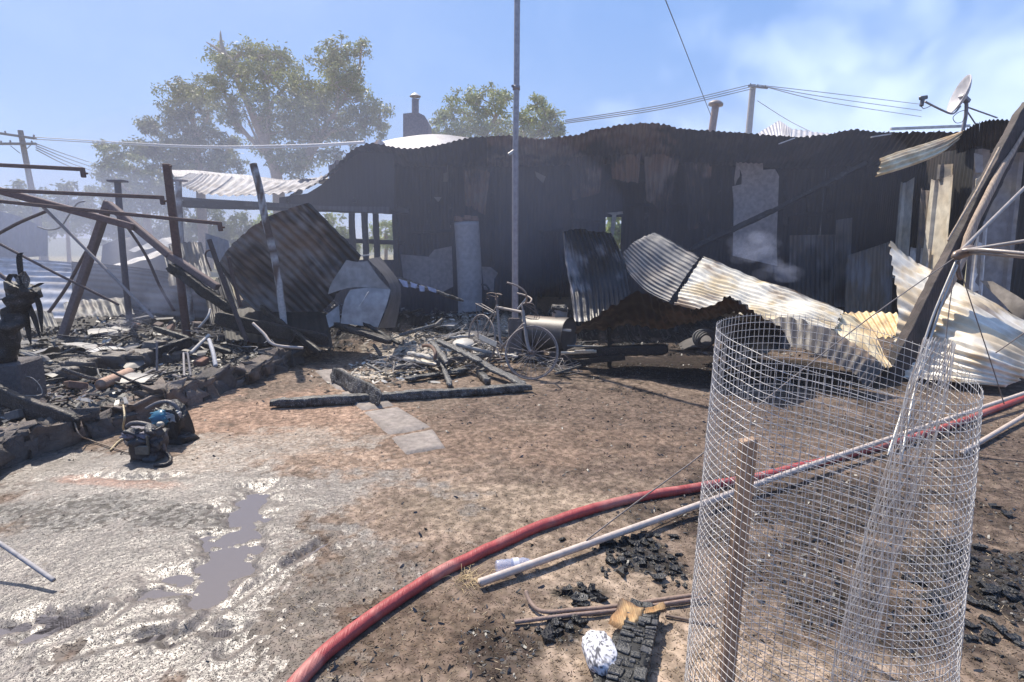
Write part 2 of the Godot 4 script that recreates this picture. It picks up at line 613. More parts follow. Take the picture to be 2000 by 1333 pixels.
func make_ground() -> void:
	for q in [[-60, 960], [0, 925], [120, 873], [250, 839], [365, 797], [500, 746], [580, 712]]:
		edge.append(gp0(q[0], q[1]))
	edge.insert(0, edge[0] + Vector3(-0.6, 0, 1.6))
	var burnt := Color(0.045, 0.035, 0.03)
	var black := Color(0.02, 0.019, 0.019)
	var tan := Color(0.29, 0.23, 0.18)
	var ash := Color(0.5, 0.45, 0.38)
	# broad tones first
	zone(1500, 860, 2.6, 1.6, Color(0.115, 0.086, 0.07), 0.0, 0.9)
	zone(1800, 900, 1.6, 1.6, Color(0.095, 0.073, 0.06), 0.0, 0.8)
	zone(560, 820, 1.3, 1.0, Color(0.29, 0.2, 0.15), 0.1, 0.9)
	zone(700, 890, 1.2, 0.8, Color(0.29, 0.215, 0.165), 0.15, 0.9)
	zone(800, 1000, 0.8, 0.5, Color(0.25, 0.195, 0.155), 0.2, 0.7)
	zone(980, 1000, 0.9, 0.35, Color(0.25, 0.2, 0.155), 0.0, 0.8)
	zone(1000, 860, 1.3, 0.6, Color(0.18, 0.13, 0.1), 0.0, 0.8)
	zone(1150, 800, 1.6, 0.7, Color(0.13, 0.097, 0.078), 0.0, 0.8)
	zone(1560, 890, 0.9, 0.5, Color(0.165, 0.122, 0.095), 0.0, 0.7)
	# the wet corner on the left
	var mud := Color(0.115, 0.096, 0.083)
	zone(160, 1150, 1.5, 1.1, mud, 0.8)
	zone(380, 1000, 1.2, 0.9, mud, 0.8)
	zone(430, 1240, 0.75, 0.5, mud, 0.8)
	zone(180, 930, 0.8, 0.6, Color(0.15, 0.128, 0.112), 0.75)
	zone(150, 1010, 0.5, 0.25, Color(0.045, 0.04, 0.036), 0.6, 0.8)
	zone(330, 1010, 0.35, 0.2, Color(0.05, 0.044, 0.04), 0.6, 0.8)
	zone(220, 950, 0.5, 0.07, Color(0.2, 0.1, 0.065), 0.9, 0.9, 0.15)
	zone(500, 880, 0.7, 0.5, Color(0.21, 0.165, 0.13), 0.7, 0.8)
	zone(640, 1180, 0.3, 0.45, Color(0.13, 0.105, 0.085), 0.3, 0.6)
	# concrete apron and dirt in front, char where things burnt out
	zone(1180, 1130, 0.42, 0.42, tan * 0.85, 0.1, 0.95)
	zone(1120, 1260, 0.3, 0.22, tan * 1.15, 0.0, 0.95)
	zone(1340, 1290, 0.34, 0.3, tan * 1.1, 0.0, 0.95)
	zone(1500, 1320, 0.5, 0.12, tan, 0.0, 0.9)
	zone(860, 1250, 0.35, 0.3, Color(0.12, 0.088, 0.066), 0.0, 0.8)
	zone(1240, 1080, 0.2, 0.11, black, 0.25, 0.95)
	zone(1270, 1115, 0.22, 0.1, black, 0.25, 0.95)
	zone(1130, 1170, 0.16, 0.05, black, 0.25, 0.9)
	zone(1100, 1240, 0.07, 0.13, black, 0.2, 0.9)
	zone(960, 1290, 0.2, 0.16, burnt, 0.2, 0.8)
	zone(1560, 1000, 0.9, 0.5, burnt, 0.15, 0.85)
	zone(1650, 1120, 0.6, 0.35, burnt, 0.15, 0.8)
	zone(1930, 1150, 0.4, 0.5, black, 0.25, 0.9)
	zone(1760, 1230, 0.4, 0.2, burnt, 0.2, 0.9)
	# the burnt house floor and the bed
	zone(1000, 640, 9.0, 2.9, black, 0.2)
	zone(1560, 740, 2.4, 1.0, Color(0.05, 0.038, 0.03), 0.1, 0.9)
	zone(1250, 720, 1.2, 0.5, burnt, 0.1, 0.9)
	zone(1330, 715, 2.2, 1.0, Color(0.03, 0.024, 0.022), 0.1, 0.95)
	zone(880, 700, 1.0, 0.6, Color(0.09, 0.075, 0.062), 0.1, 0.9)
	zone(830, 690, 0.85, 0.75, ash, 0.0, 0.85)
	zone(760, 735, 0.4, 0.3, ash * 1.1, 0.0, 0.9)
	zone(960, 660, 0.9, 0.55, ash * 0.8, 0.0, 0.75)
	# wheel tracks and drag marks
	for q in [[640, 1060, 330, 1270, 0.03, 0.035], [760, 1010, 560, 1110, 0.018, 0.03], [620, 1180, 440, 1290, 0.02, 0.035], [180, 1210, 40, 1260, 0.03, 0.04], [300, 1160, 200, 1230, 0.018, 0.03], [560, 960, 470, 985, 0.02, 0.03], [100, 1300, 330, 1240, 0.02, 0.038], [1000, 905, 800, 960, 0.015, 0.038], [1200, 850, 900, 900, 0.012, 0.038]]:
		var a := gp0(q[0], q[1])
		var b := gp0(q[2], q[3])
		ruts.append([Vector2(a.x, a.z), Vector2(b.x, b.z), q[4], q[5]])
	for q in [[510, 960, 0.12, 0.1, 0.038], [490, 985, 0.15, 0.13, 0.038], [475, 1015, 0.15, 0.13, 0.038], [465, 1050, 0.16, 0.13, 0.038], [448, 1085, 0.15, 0.12, 0.038], [432, 1118, 0.14, 0.1, 0.038], [415, 1150, 0.13, 0.09, 0.038], [400, 1185, 0.1, 0.08, 0.038], [340, 1135, 0.12, 0.07, 0.038], [310, 1165, 0.09, 0.05, 0.038], [425, 1240, 0.1, 0.06, 0.038], [480, 1120, 0.09, 0.07, 0.038], [270, 940, 0.34, 0.05, 0.034], [130, 1215, 0.16, 0.05, 0.034], [300, 1255, 0.1, 0.05, 0.034], [20, 1235, 0.2, 0.05, 0.034]]:
		var a := gp0(q[0], q[1])
		hollows.append([a.x, a.z, q[2], q[3], q[4]])
	for q in [[-1.4, -8.6, 1.3, 0.8, 0.16], [-2.2, -10.2, 1.6, 1.2, 0.35], [0.2, -10.6, 2.0, 1.2, 0.3], [-6.2, -9.6, 2.2, 1.0, 0.25], [-8.0, -12.5, 4.0, 1.3, 0.4], [-4.5, -12.0, 2.0, 1.2, 0.3], [2.5, -10.5, 1.8, 1.0, 0.4], [5.2, -9.5, 1.8, 1.0, 0.3], [-0.6, -8.2, 0.9, 0.5, 0.1]]:
		mounds.append(q)
	var xs := spread(-4.6, 3.4, 0.021, 420.0, 1.18)
	var zs := spread(-8.4, -0.9, 0.021, 420.0, 1.18)
	var nx := xs.size()
	var nz := zs.size()
	var mb := MB.new()
	var wet := PackedFloat32Array()
	for j in nz:
		var z := zs[j]
		for i in nx:
			var x := xs[i]
			var col := ground_tone(x, z)
			wet.push_back(col.a)
			col.a = 1.0
			mb.v.push_back(Vector3(x, ground_h(x, z), z))
			mb.c.push_back(col)
			mb.uv.push_back(Vector2(x, z))
	var kinds := [PackedInt32Array(), PackedInt32Array(), PackedInt32Array()]
	for j in nz - 1:
		for i in nx - 1:
			var a := j * nx + i
			var jitter := n_fine.get_noise_2d(xs[i] * 2.2, zs[j] * 2.2)
			var s := wet[a] + 0.3 * jitter
			var k: PackedInt32Array = kinds[2 if s > 0.62 else 1 if s > 0.28 else 0]
			k.push_back(a)
			k.push_back(a + nx)
			k.push_back(a + nx + 1)
			k.push_back(a)
			k.push_back(a + nx + 1)
			k.push_back(a + 1)
	for k in kinds:
		mb.ix.append_array(k)
	var n := mb.normals()
	var mesh := ArrayMesh.new()
	for k in 3:
		var arr := []
		arr.resize(Mesh.ARRAY_MAX)
		arr[Mesh.ARRAY_VERTEX] = mb.v
		arr[Mesh.ARRAY_COLOR] = mb.c
		arr[Mesh.ARRAY_TEX_UV] = mb.uv
		arr[Mesh.ARRAY_NORMAL] = n
		arr[Mesh.ARRAY_INDEX] = kinds[k]
		mesh.add_surface_from_arrays(Mesh.PRIMITIVE_TRIANGLES, arr)
		mesh.surface_set_material(k, mat(["dry soil", "damp soil", "wet mud"][k], Color.WHITE, [0.95, 0.7, 0.47][k], 0.0, "ground", "ground_h", [1.3, 1.3, 0.9][k], [0.62, 0.75, 1.15][k], false, [0.3, 0.5, 0.7][k]))
	var o := MeshInstance3D.new()
	o.name = "ground"
	o.mesh = mesh
	add_child(o)
	o.set_meta("kind", "structure")
	# standing water: flat sheets that show where the mud dips below them
	var water := mat("muddy water", Color(0.135, 0.115, 0.108), 0.03, 0.0, "", "", 0.0, 1.0, false, 0.6)
	for q in [hollows[4], hollows[12], hollows[10], hollows[13], hollows[14], hollows[15]]:
		var big: float = 1.0 if q == hollows[4] else 0.0
		var w := MB.new()
		var mid := w.vert(Vector3(q[0], 0.006, q[1]))
		for i in 28:
			var a := TAU * i / 28
			w.vert(Vector3(q[0] + cos(a) * (q[2] * 1.8 + 0.4 * big), 0.006, q[1] + sin(a) * (q[3] * 1.8 + 0.55 * big)))
		for i in 28:
			w.tri(mid, 1 + i, 1 + (i + 1) % 28)
		struct("puddle", w, water)

func make_litter() -> void:
	# crumbs of char, chips and straw: past counting
	var r := RandomNumberGenerator.new()
	r.seed = 77
	var chip := MB.new()      # a bent flake
	for q in [[-1, -0.35, 0], [-0.2, -0.5, 0.25], [0.9, -0.3, 0.038], [1.0, 0.3, 0.1], [0.1, 0.5, 0.35], [-0.9, 0.4, 0.038], [0, 0, -0.3]]:
		chip.vert(Vector3(q[0], q[2], q[1]) * 0.5)
	for q in [[0, 1, 5], [1, 4, 5], [1, 2, 4], [2, 3, 4], [0, 6, 1], [1, 6, 2], [2, 6, 3], [3, 6, 4], [4, 6, 5], [5, 6, 0]]:
		chip.tri(q[0], q[1], q[2])
	var lots := [
		["charcoal_litter", mat("char crumbs", Color.WHITE, 0.48, 0.0, "", "", 0, 1, true, 0.6), []],
		["straw_litter", mat("straw", Color.WHITE, 0.8), []]]
	var put := func(lot: int, x: float, z: float, size: Vector3, col: Color) -> void:
		var tip := 1.1 if size.x > 0.02 and lot == 0 else 0.5
		var b := Basis.from_euler(Vector3(r.randf_range(-tip, tip), r.randf() * TAU, r.randf_range(-tip, tip))).scaled_local(size)
		lots[lot][2].append([Transform3D(b, Vector3(x, ground_h(x, z) + size.y * 0.25, z)), col])
	# char, thick where the ground is black, thin elsewhere
	var tries := 0
	while lots[0][2].size() < 15000 and tries < 60000:
		tries += 1
		var z := -1.0 - pow(r.randf(), 1.4) * 6.5
		var x := r.randf_range(-3.6, 4.2) * (0.55 - z * 0.12)
		var t := ground_tone(x, z)
		var dark := smoothstep(0.16, 0.03, t.g)
		var on_mud := z > -3.9 and x < -0.7
		if r.randf() < (0.012 if on_mud else 0.05) + (0.12 if on_mud else 1.0) * dark * dark * 0.95:
			var s := (pow(r.randf(), 2.5) * 0.024 + 0.005) * (0.5 if on_mud else 1.0)
			var g := 0.015 + 0.05 * pow(r.randf(), 3)
			put.call(0, x, z, Vector3(s * r.randf_range(0.8, 1.8), s * r.randf_range(0.5, 1.0), s), Color(g, g, g * 1.05))
	for k in 17000:
		var z := -1.0 - pow(r.randf(), 1.5) * 5.5
		var x := r.randf_range(-2.2, 4.0) * (0.55 - z * 0.12)
		if ground_tone(x, z).a > 0.5:
			continue
		var s := r.randf_range(0.01, 0.045) if r.randf() < 0.4 else r.randf_range(0.006, 0.015)
		var c := Color(0.4, 0.32, 0.21).lerp(Color(0.1, 0.075, 0.055), r.randf())
		put.call(1, x, z, Vector3(s, 0.004, r.randf_range(0.002, 0.008)), c)
	# wet rubble of the bed and of the house floor
	for k in 24000:
		var left := k % 3 > 0
		var z := r.randf_range(-12.6, -3.4) if left else r.randf_range(-12.0, -8.0)
		var x := (edge_x(z) - 0.1 - absf(r.randfn(0, 1)) * 2.2) if left else r.randf_range(-5.5, 7.0)
		var s := pow(r.randf(), 4.0) * 0.075 + 0.012
		var g := 0.02 + 0.05 * pow(r.randf(), 2)
		if r.randf() < 0.05:
			g = 0.25
		put.call(0, x, z, Vector3(s * r.randf_range(0.8, 2.2), s * r.randf_range(0.3, 0.7), s), Color(g, g * 0.97, g * 0.94))
	for k in 7000:
		var z := r.randf_range(-13.0, -7.5)
		var x := edge_x(z) - 0.2 - r.randf() * 6.5
		var s := pow(r.randf(), 3.0) * 0.09 + 0.015
		var g := 0.02 + 0.06 * pow(r.randf(), 2) if r.randf() < 0.93 else 0.3
		put.call(0, x, z, Vector3(s * r.randf_range(0.8, 2.2), s * r.randf_range(0.3, 0.8), s), Color(g, g * 0.97, g * 0.94))
	# the ash heap: pale crusts and crumbs
	for k in 5200:
		var c: Vector3 = gp0([835, 760, 930, 980, 880][k % 5], [680, 730, 655, 690, 710][k % 5])
		var x := c.x + r.randfn(0, 0.42)
		var z := c.z + r.randfn(0, 0.38)
		var s := pow(r.randf(), 2.5) * 0.07 + 0.012
		var g := r.randf_range(0.2, 0.62) if r.randf() < 0.6 else 0.03
		put.call(1, x, z, Vector3(s * r.randf_range(0.8, 2.0), s * 0.5, s), Color(g, g * 0.93, g * 0.82))
	for lot in lots:
		var mm := MultiMesh.new()
		mm.transform_format = MultiMesh.TRANSFORM_3D
		mm.use_colors = true
		mm.mesh = chip.mesh()
		mm.instance_count = lot[2].size()
		for i in lot[2].size():
			mm.set_instance_transform(i, lot[2][i][0])
			mm.set_instance_color(i, lot[2][i][1])
		var o := MultiMeshInstance3D.new()
		o.name = lot[0]
		o.multimesh = mm
		o.material_override = lot[1]
		add_child(o)
		o.set_meta("kind", "stuff")
		tag(o, "scattered crumbs and flakes of black charcoal over the yard" if lot[0].begins_with("char") else "pale straws, chips and ash crusts strewn on the yard", "litter")

# ---- the burnt house -----------------------------------------------------------------------------------------------
func P(a: Array, depth: float) -> Array:   # pixels to points at one distance
	var out := []
	for q in a:
		out.append(at(q[0], q[1], q[2] if q.size() > 2 else depth))
	return out

func wall_piece(house: Node3D, called: String, x0: float, x1: float, y0: float, y1: float, z: float, m: Material, tone: Callable, ribs := true) -> void:
	# a corrugated wall sheet between two pixel columns; y in metres
	var a := at(x0, 480, z)
	var b := at(x1, 480, z)
	var rows := [[Vector3(a.x, y0, -z), Vector3(b.x, y0, -z)], [Vector3(a.x, y1, -z), Vector3(b.x, y1, -z)]]
	part(called, sheet(rows, maxi(2, int((b.x - a.x) / 0.085)), 14, 0.004 if ribs else 0.0, tone), m, house, true)

func make_house() -> void:
	var house := thing("burnt_house", "long burnt-out corrugated iron house with sooty walls and sagging buckled roof", "house", Vector3(0, 0, -13))
	var m := mat("sooty iron", Color.WHITE, 0.7, 0.0, "streak", "bump", 0.15, 0.6, false)
	var soot := iron(Color(0.05, 0.046, 0.047), Color(0.06, 0.042, 0.034), Color(0.018, 0.017, 0.018), -0.1, 0.25)
	var sootier := iron(Color(0.06, 0.055, 0.056), Color(0.065, 0.05, 0.045), Color(0.018, 0.018, 0.02), 0.0, 0.16)
	var brown := iron(Color(0.34, 0.26, 0.22), Color(0.24, 0.15, 0.11), Color(0.05, 0.042, 0.04), 0.1, -0.1)
	# front wall in sheets, with the holes the fire left
	var Z := 13.0
	for q in [[772, 838, 0.0, 3.65], [838, 906, 0.0, 3.65], [906, 975, 0.0, 3.6], [975, 1050, 0.0, 3.5], [1050, 1118, 2.05, 3.5], [1118, 1182, 0.0, 3.5], [1182, 1212, 2.32, 3.5], [1182, 1212, 0.0, 1.5], [1212, 1290, 0.0, 3.5], [1290, 1368, 0.0, 3.5], [1368, 1440, 0.0, 3.5], [1440, 1520, 0.0, 3.5], [1520, 1600, 0.0, 3.5], [1600, 1690, 0.0, 3.5], [540, 690, 0.0, 1.3], [700, 772, 2.42, 3.6], [690, 772, 0.0, 1.35]]:
		wall_piece(house, "wall_sheet", q[0], q[1], q[2], q[3], Z + 0.05 * (int(q[0] / 7) % 3), m, sootier if int(q[0]) % 4 else soot)
	part("wall_sheet", slab([Vector2(545, 386), Vector2(600, 378), Vector2(628, 361), Vector2(654, 339), Vector2(680, 311), Vector2(704, 297), Vector2(770, 300), Vector2(770, 411), Vector2(640, 406), Vector2(545, 398)], 11.4, 0.03, Color(0.026, 0.024, 0.025)), m, house)
	# side wall of the nearer wing and its front
	var c0 := at(1690, 480, 13.0)
	var c1 := Vector3(7.38, 0, -9.05)
	part("side_wall", sheet([[Vector3(c0.x, 0, -13.02), c1], [Vector3(c0.x, 3.5, -13.02), c1 + Vector3(0, 3.2, 0)]], 40, 8, 0.009, soot), m, house, true)
	for k in 6:
		var xa := c1.x + k * 0.78
		part("wing_wall_sheet", sheet([[Vector3(xa, 0, -9.03), Vector3(xa + 0.78, 0, -9.03)], [Vector3(xa, 3.15, -9.03), Vector3(xa + 0.78, 3.15, -9.03)]], 9, 8, 0.009, soot), m, house, true)
	# beams and studs that show as darker bands
	var charm := mat("char", Color.WHITE, 0.55, 0.0, "char", "crack", 1.0, 2.4)
	var beam := func(called: String, a: Vector3, b: Vector3, w: float, h: float, ash := 0.12) -> void:
		part(called, charred(a, b, w, h, Vector3.UP, ash, 0.006), charm, house, true)
	beam.call("beam", at(1090, 297, 12.6), at(1600, 300, 12.6), 0.06, 0.14)
	beam.call("beam", at(1150, 352, 12.7), at(1330, 350, 12.7), 0.05, 0.1)
	beam.call("beam", at(345, 398, 11.3), at(800, 412, 11.6), 0.08, 0.15)
	for q in [[686, 405, 600], [711, 405, 600], [733, 405, 600], [771, 400, 600]]:
		beam.call("post", at(q[0], q[1], 12.4), Vector3(at(q[0], q[1], 12.4).x, 0.0, -12.4), 0.12, 0.11)
	beam.call("window_sill", at(640, 470, 12.6), at(790, 474, 12.6), 0.06, 0.1)
	for q in [[560, 640], [690, 1000]]:
		beam.call("rafter", at(q[0], 392, 11.2), at(q[0] + 30, 372, 14.0), 0.05, 0.1)
	# studs, rails and torn sheets still hanging on the wall
	for q in [[836, 330, 478], [880, 334, 440], [962, 340, 520], [1118, 356, 450], [1262, 330, 470], [1376, 320, 480], [1404, 335, 470], [1533, 345, 440], [1580, 350, 600], [1618, 352, 430]]:
		beam.call("stud", at(q[0], q[1], 12.75), at(q[0] + 2, q[2], 12.7), 0.06, 0.09, 0.22)
	for q in [[800, 455, 885, 452], [1120, 430, 1180, 432], [1225, 402, 1360, 396], [1536, 420, 1630, 416]]:
		beam.call("rail", at(q[0], q[1], 12.66), at(q[2], q[3], 12.66), 0.05, 0.07, 0.22)
	var hung := iron(Color(0.22, 0.18, 0.16), Color(0.22, 0.14, 0.1), Color(0.035, 0.03, 0.03), 0.05, -0.05)
	for q in [[[1112, 300, 12.2], [1180, 300, 12.2], [1172, 378, 12.4], [1118, 392, 12.5]], [[1190, 302, 12.2], [1252, 300, 12.2], [1248, 362, 12.45], [1196, 350, 12.4]], [[1258, 300, 12.2], [1330, 302, 12.2], [1306, 420, 12.5], [1262, 392, 12.5]], [[640, 318, 12.0], [700, 300, 12.0], [702, 400, 12.2], [646, 402, 12.2]], [[905, 330, 12.3], [958, 330, 12.3], [948, 420, 12.6], [908, 402, 12.6]], [[1336, 318, 12.3], [1392, 318, 12.3], [1386, 440, 12.6], [1344, 452, 12.6]]]:
		part("hanging_sheet", sheet([P([q[0], q[1]], 12), P([q[3], q[2]], 12)], 8, 16, 0.01, hung, null, 0.12, 0.03), m, house, true)
	# roof: sheets laid side by side, each between a front edge and a back edge
	var front := [[338, 352, 12.2], [352, 362, 11.6], [372, 372, 11.2], [395, 379], [450, 383], [500, 381], [560, 378], [600, 369], [625, 353], [650, 331], [677, 301], [700, 284], [728, 279], [760, 286], [800, 291], [832, 287], [868, 281], [905, 271], [945, 267], [1000, 264], [1035, 270], [1062, 272], [1090, 267], [1128, 264], [1150, 254], [1180, 249], [1215, 243], [1262, 240], [1300, 243], [1325, 251], [1400, 256], [1450, 259], [1500, 264], [1560, 267], [1620, 262], [1655, 253], [1672, 251], [1695, 257], [1740, 257], [1800, 257], [1870, 256], [1925, 256]]
	var back := [[372, 338, 13.6], [390, 340, 13.6], [412, 341, 13.6], [440, 344, 13.6], [500, 352, 13.6], [556, 356, 13.6], [612, 350, 13.6], [640, 340, 13.6], [648, 334, 13.6], [660, 330, 13.6], [700, 326, 13.4], [740, 326, 13.3], [770, 326, 13.2], [790, 326, 13.2], [810, 327, 13.2], [840, 328, 13.2], [870, 328, 13.2], [905, 328, 13.2], [945, 328, 13.2], [1000, 328, 13.2], [1033, 328, 13.2], [1060, 328, 13.2], [1085, 327, 13.2], [1120, 326, 13.2], [1145, 326, 13.2], [1170, 326, 13.2], [1205, 326, 13.2], [1250, 326, 13.2], [1285, 326, 13.2], [1308, 326, 13.2], [1380, 326, 13.2], [1425, 328, 13.2], [1470, 330, 13.2], [1525, 332, 13.2], [1580, 332, 13.2], [1610, 330, 13.2], [1625, 330, 13.2], [1645, 330, 13.2], [1680, 330, 13.2], [1735, 330, 13.2], [1795, 330, 13.2], [1840, 330, 13.2]]
	var fp := P(front, 11.0)
	var bp := P(back, 13.2)
	var n := 18
	var total := 0.0
	for i in fp.size() - 1:
		total += fp[i].distance_to(fp[i + 1])
	var lit := iron(Color(0.4, 0.38, 0.36), Color(0.3, 0.26, 0.22), Color(0.16, 0.14, 0.13), -0.15, -0.3)
	var cum := [0.0]
	for i in fp.size() - 1:
		cum.append(cum[-1] + fp[i].distance_to(fp[i + 1]))
	var at_len := func(pts: Array, s: float) -> Vector3:
		for i in cum.size() - 1:
			if s <= cum[i + 1] or i == cum.size() - 2:
				return pts[i].lerp(pts[i + 1], (s - cum[i]) / (cum[i + 1] - cum[i]))
		return pts[-1]
	for k in n:
		var fr := []
		var bk := []
		for i in 7:
			var s: float = total * (k + (i - 0.08) / 5.85) / n
			fr.append(at_len.call(fp, clampf(s, 0, total)) + Vector3(0, 0.006 * (k % 2), 0))
			bk.append(at_len.call(bp, clampf(s, 0, total)) + Vector3(0, 0.006 * (k % 2), 0))
		var mid := []
		for i in 7:
			mid.append(fr[i].lerp(bk[i], 0.5) + Vector3(0, -0.07 if k > 5 else -0.03, 0))
		part("roof_sheet", sheet([fr, mid, bk], 6 if k < 4 else 9, 14, 0.02 if k < 4 else 0.012, lit if k < 4 else brown if k in [8, 9, 10, 11] else sootier, null, 0.05), m, house, true)
	part("rear_roof_sheet", sheet([P([[332, 331, 15.0], [440, 338, 15.0], [560, 351, 15.0], [640, 345, 15.0]], 15), P([[340, 344, 14.0], [440, 350, 14.0], [560, 362, 14.0], [640, 352, 14.0]], 14)], 3, 8, 0.01, lit), m, house, true)
	for k in 8:
		part("rear_wall_sheet", sheet([[Vector3(-3.6 + k * 0.78, 0, -18.4), Vector3(-2.82 + k * 0.78, 0, -18.4)], [Vector3(-3.6 + k * 0.78, 3.4, -18.4), Vector3(-2.82 + k * 0.78, 3.4, -18.4)]], 9, 6, 0.006, soot), m, house, true)
	# the roof behind, over the rooms
	for k in 9:
		var x0 := -5.0 + k * 1.5
		part("rear_roof_sheet", sheet([[Vector3(x0, 3.2, -13.2), Vector3(x0 + 1.5, 3.2, -13.2)], [Vector3(x0, 3.42, -18.5), Vector3(x0 + 1.5, 3.42, -18.5)]], 18, 6, 0.011, iron(Color(0.4, 0.38, 0.36), Color(0.3, 0.22, 0.17), Color(0.06, 0.055, 0.05), -0.1, -0.1)), m, house, true)
	# long torn fascia below the left roof
	part("fascia", slab([Vector2(345, 384), Vector2(395, 388), Vector2(500, 394), Vector2(640, 403), Vector2(760, 404), Vector2(760, 418), Vector2(640, 410), Vector2(520, 404), Vector2(372, 400)], 11.35, 0.03, Color(0.07, 0.067, 0.07)), m, house)
	# the nearer wing: eaves on the right
	var ef := P([[1868, 262, 9.2], [1884, 255, 8.9], [1906, 243, 8.7], [1930, 235, 8.5], [1962, 234, 8.4], [2000, 236, 8.3], [2060, 233, 8.2], [2160, 232, 8.1]], 9.0)
	var eb := P([[1868, 300, 9.6], [1885, 297, 9.5], [1905, 295, 9.4], [1925, 294, 9.4], [1960, 292, 9.4], [2000, 292, 9.4], [2060, 292, 9.4], [2140, 292, 9.4]], 10.6)
	for k in 3:
		var fr := []
		var bk := []
		for i in 5:
			fr.append(along(ef, (k + i / 4.0) / 3.0))
			bk.append(along(eb, (k + i / 4.0) / 3.0))
		part("wing_roof_sheet", sheet([fr, bk], 9, 10, 0.013, soot, null, 0.01), m, house, true)
	# sheets of the wing's wall that kept their white paint: trapezoid ribs
	var white := mat("heat-stained white iron", Color.WHITE, 0.6, 0.0, "mottle", "bump", 0.1, 0.8, true)
	var on := func(px: float, py: float) -> float:   # distance at which a pixel meets the side wall
		var d := ray(px, py)
		return 5.543 / (d.x / -d.z - 0.203) - 0.35
	var pan := func(tl: Vector2, tr: Vector2, br: Vector2, bl: Vector2, z: float, col: Color, steps := 3) -> void:
		# flat pan with a standing rib at each side
		var mb := MB.new()
		var prof := [[0.0, 0.0], [0.06, 0.0], [0.1, 0.05], [0.26, 0.05], [0.3, 0.0], [0.86, 0.0], [0.9, 0.05], [1.0, 0.05]]
		mb.grid(7, 10, func(u: float, w: float) -> Array:
			var q: Array = prof[roundi(u * 7)]
			var t := tl.lerp(tr, q[0])
			var b := bl.lerp(br, q[0])
			var p := t.lerp(b, w if w > 0.05 else w + 0.03 * n_mid.get_noise_2d(u * 9.0, z))
			var p3 := (at(p.x, p.y, z) + Vector3(0, 0, q[1]) if z > 0.0 else at(p.x, p.y, on.call(p.x, p.y)) + Vector3(-q[1], 0, 0)) + Vector3(0, 0, 0.01 * n_mid.get_noise_2d(u, w * 3.0))
			var burn := smoothstep(0.12, 0.0, w + 0.1 * n_mid.get_noise_2d(u * 3.0, 1.0))
			var stain := smoothstep(-0.1, 0.4, n_mid.get_noise_3dv(p3 * 1.5))
			return [p3, col.lerp(Color(0.5, 0.38, 0.22), stain * 0.5).lerp(Color(0.25, 0.2, 0.17), burn * 0.7), Vector2(u, w)])
		part("wall_panel", mb, white, house, false)
	pan.call(Vector2(1762, 358), Vector2(1791, 348), Vector2(1776, 560), Vector2(1745, 540), 0.0, Color(0.62, 0.58, 0.5))
	pan.call(Vector2(1820, 353), Vector2(1868, 343), Vector2(1848, 580), Vector2(1796, 560), 0.0, Color(0.66, 0.6, 0.49))
	pan.call(Vector2(1803, 368), Vector2(1820, 376), Vector2(1808, 540), Vector2(1790, 540), 0.0, Color(0.13, 0.12, 0.12))
	pan.call(Vector2(1780, 483), Vector2(1822, 487), Vector2(1816, 560), Vector2(1772, 560), 0.0, Color(0.7, 0.68, 0.66))
	pan.call(Vector2(1905, 292), Vector2(1996, 300), Vector2(1960, 640), Vector2(1880, 640), 8.95, Color(0.24, 0.23, 0.235))
	pan.call(Vector2(1835, 322), Vector2(1868, 320), Vector2(1866, 345), Vector2(1832, 352), 0.0, Color(0.13, 0.125, 0.125))
	pan.call(Vector2(1905, 440), Vector2(1925, 430), Vector2(1912, 600), Vector2(1890, 600), 8.9, Color(0.72, 0.71, 0.7))
	part("torn_lining", slab([Vector2(1904, 299), Vector2(1920, 303), Vector2(1921, 336), Vector2(1906, 338)], 8.9, 0.01, Color(0.32, 0.31, 0.31)), white, house)
	part("torn_lining", slab([Vector2(1907, 350), Vector2(1920, 341), Vector2(1922, 372), Vector2(1906, 366)], 8.9, 0.01, Color(0.6, 0.53, 0.4)), white, house)
	# pale plaster that clings to the black walls
	var plaster := mat("smoked plaster", Color.WHITE, 0.9, 0.0, "mottle", "bump", 0.25, 1.2)
	for q in [
		[[1447, 311], [1490, 308], [1491, 332], [1514, 330], [1522, 344], [1520, 400], [1517, 470], [1519, 520], [1432, 500], [1434, 400], [1431, 364], [1449, 360], [1450, 342], [1446, 330]],
		[[1491, 290], [1503, 288], [1506, 300], [1502, 314], [1493, 314]], [[1507, 298], [1520, 302], [1519, 314], [1508, 312]], [[1474, 304], [1485, 296], [1485, 306]], [[1454, 292], [1467, 293], [1466, 302]],
		[[1440, 310], [1446, 308], [1445, 345], [1441, 350], [1436, 362], [1435, 350]]]:
		var pts := []
		for p in q:
			pts.append(Vector2(p[0], p[1]))
		part("plaster_remnant", slab(pts, 12.65, 0.02, Color(0.5, 0.46, 0.46)), plaster, house)
	for q in [[[782, 497], [838, 502], [840, 566], [790, 560]], [[838, 500], [848, 488], [882, 481], [885, 560], [862, 572], [841, 566]], [[941, 521], [958, 522], [966, 532], [964, 570], [945, 566]], [[958, 522], [973, 534], [966, 545]]]:
		var pts := []
		for p in q:
			pts.append(Vector2(p[0], p[1]))
		part("lining_board", slab(pts, 12.6, 0.02, Color(0.34, 0.3, 0.295)), plaster, house)
	# grey sheets along the foot of the right-hand wall
	for q in [[[1543, 460, 12.6], [1650, 458, 12.6], [1648, 600, 12.4], [1540, 600, 12.4], 0], [[1634, 430, 12.0], [1666, 425, 12.0], [1660, 600, 11.9], [1630, 600, 11.9], 1], [[1655, 500, 11.6], [1745, 470, 11.2], [1742, 625, 10.9], [1650, 610, 11.3], 0]]:
		part("leaning_sheet", sheet([P([q[0], q[1]], 12), P([q[3], q[2]], 12)], 12, 10, 0.009, iron(Color(0.22, 0.21, 0.21), Color(0.2, 0.16, 0.12), Color(0.05, 0.048, 0.05), 0.0, -0.2)), m, house, true)
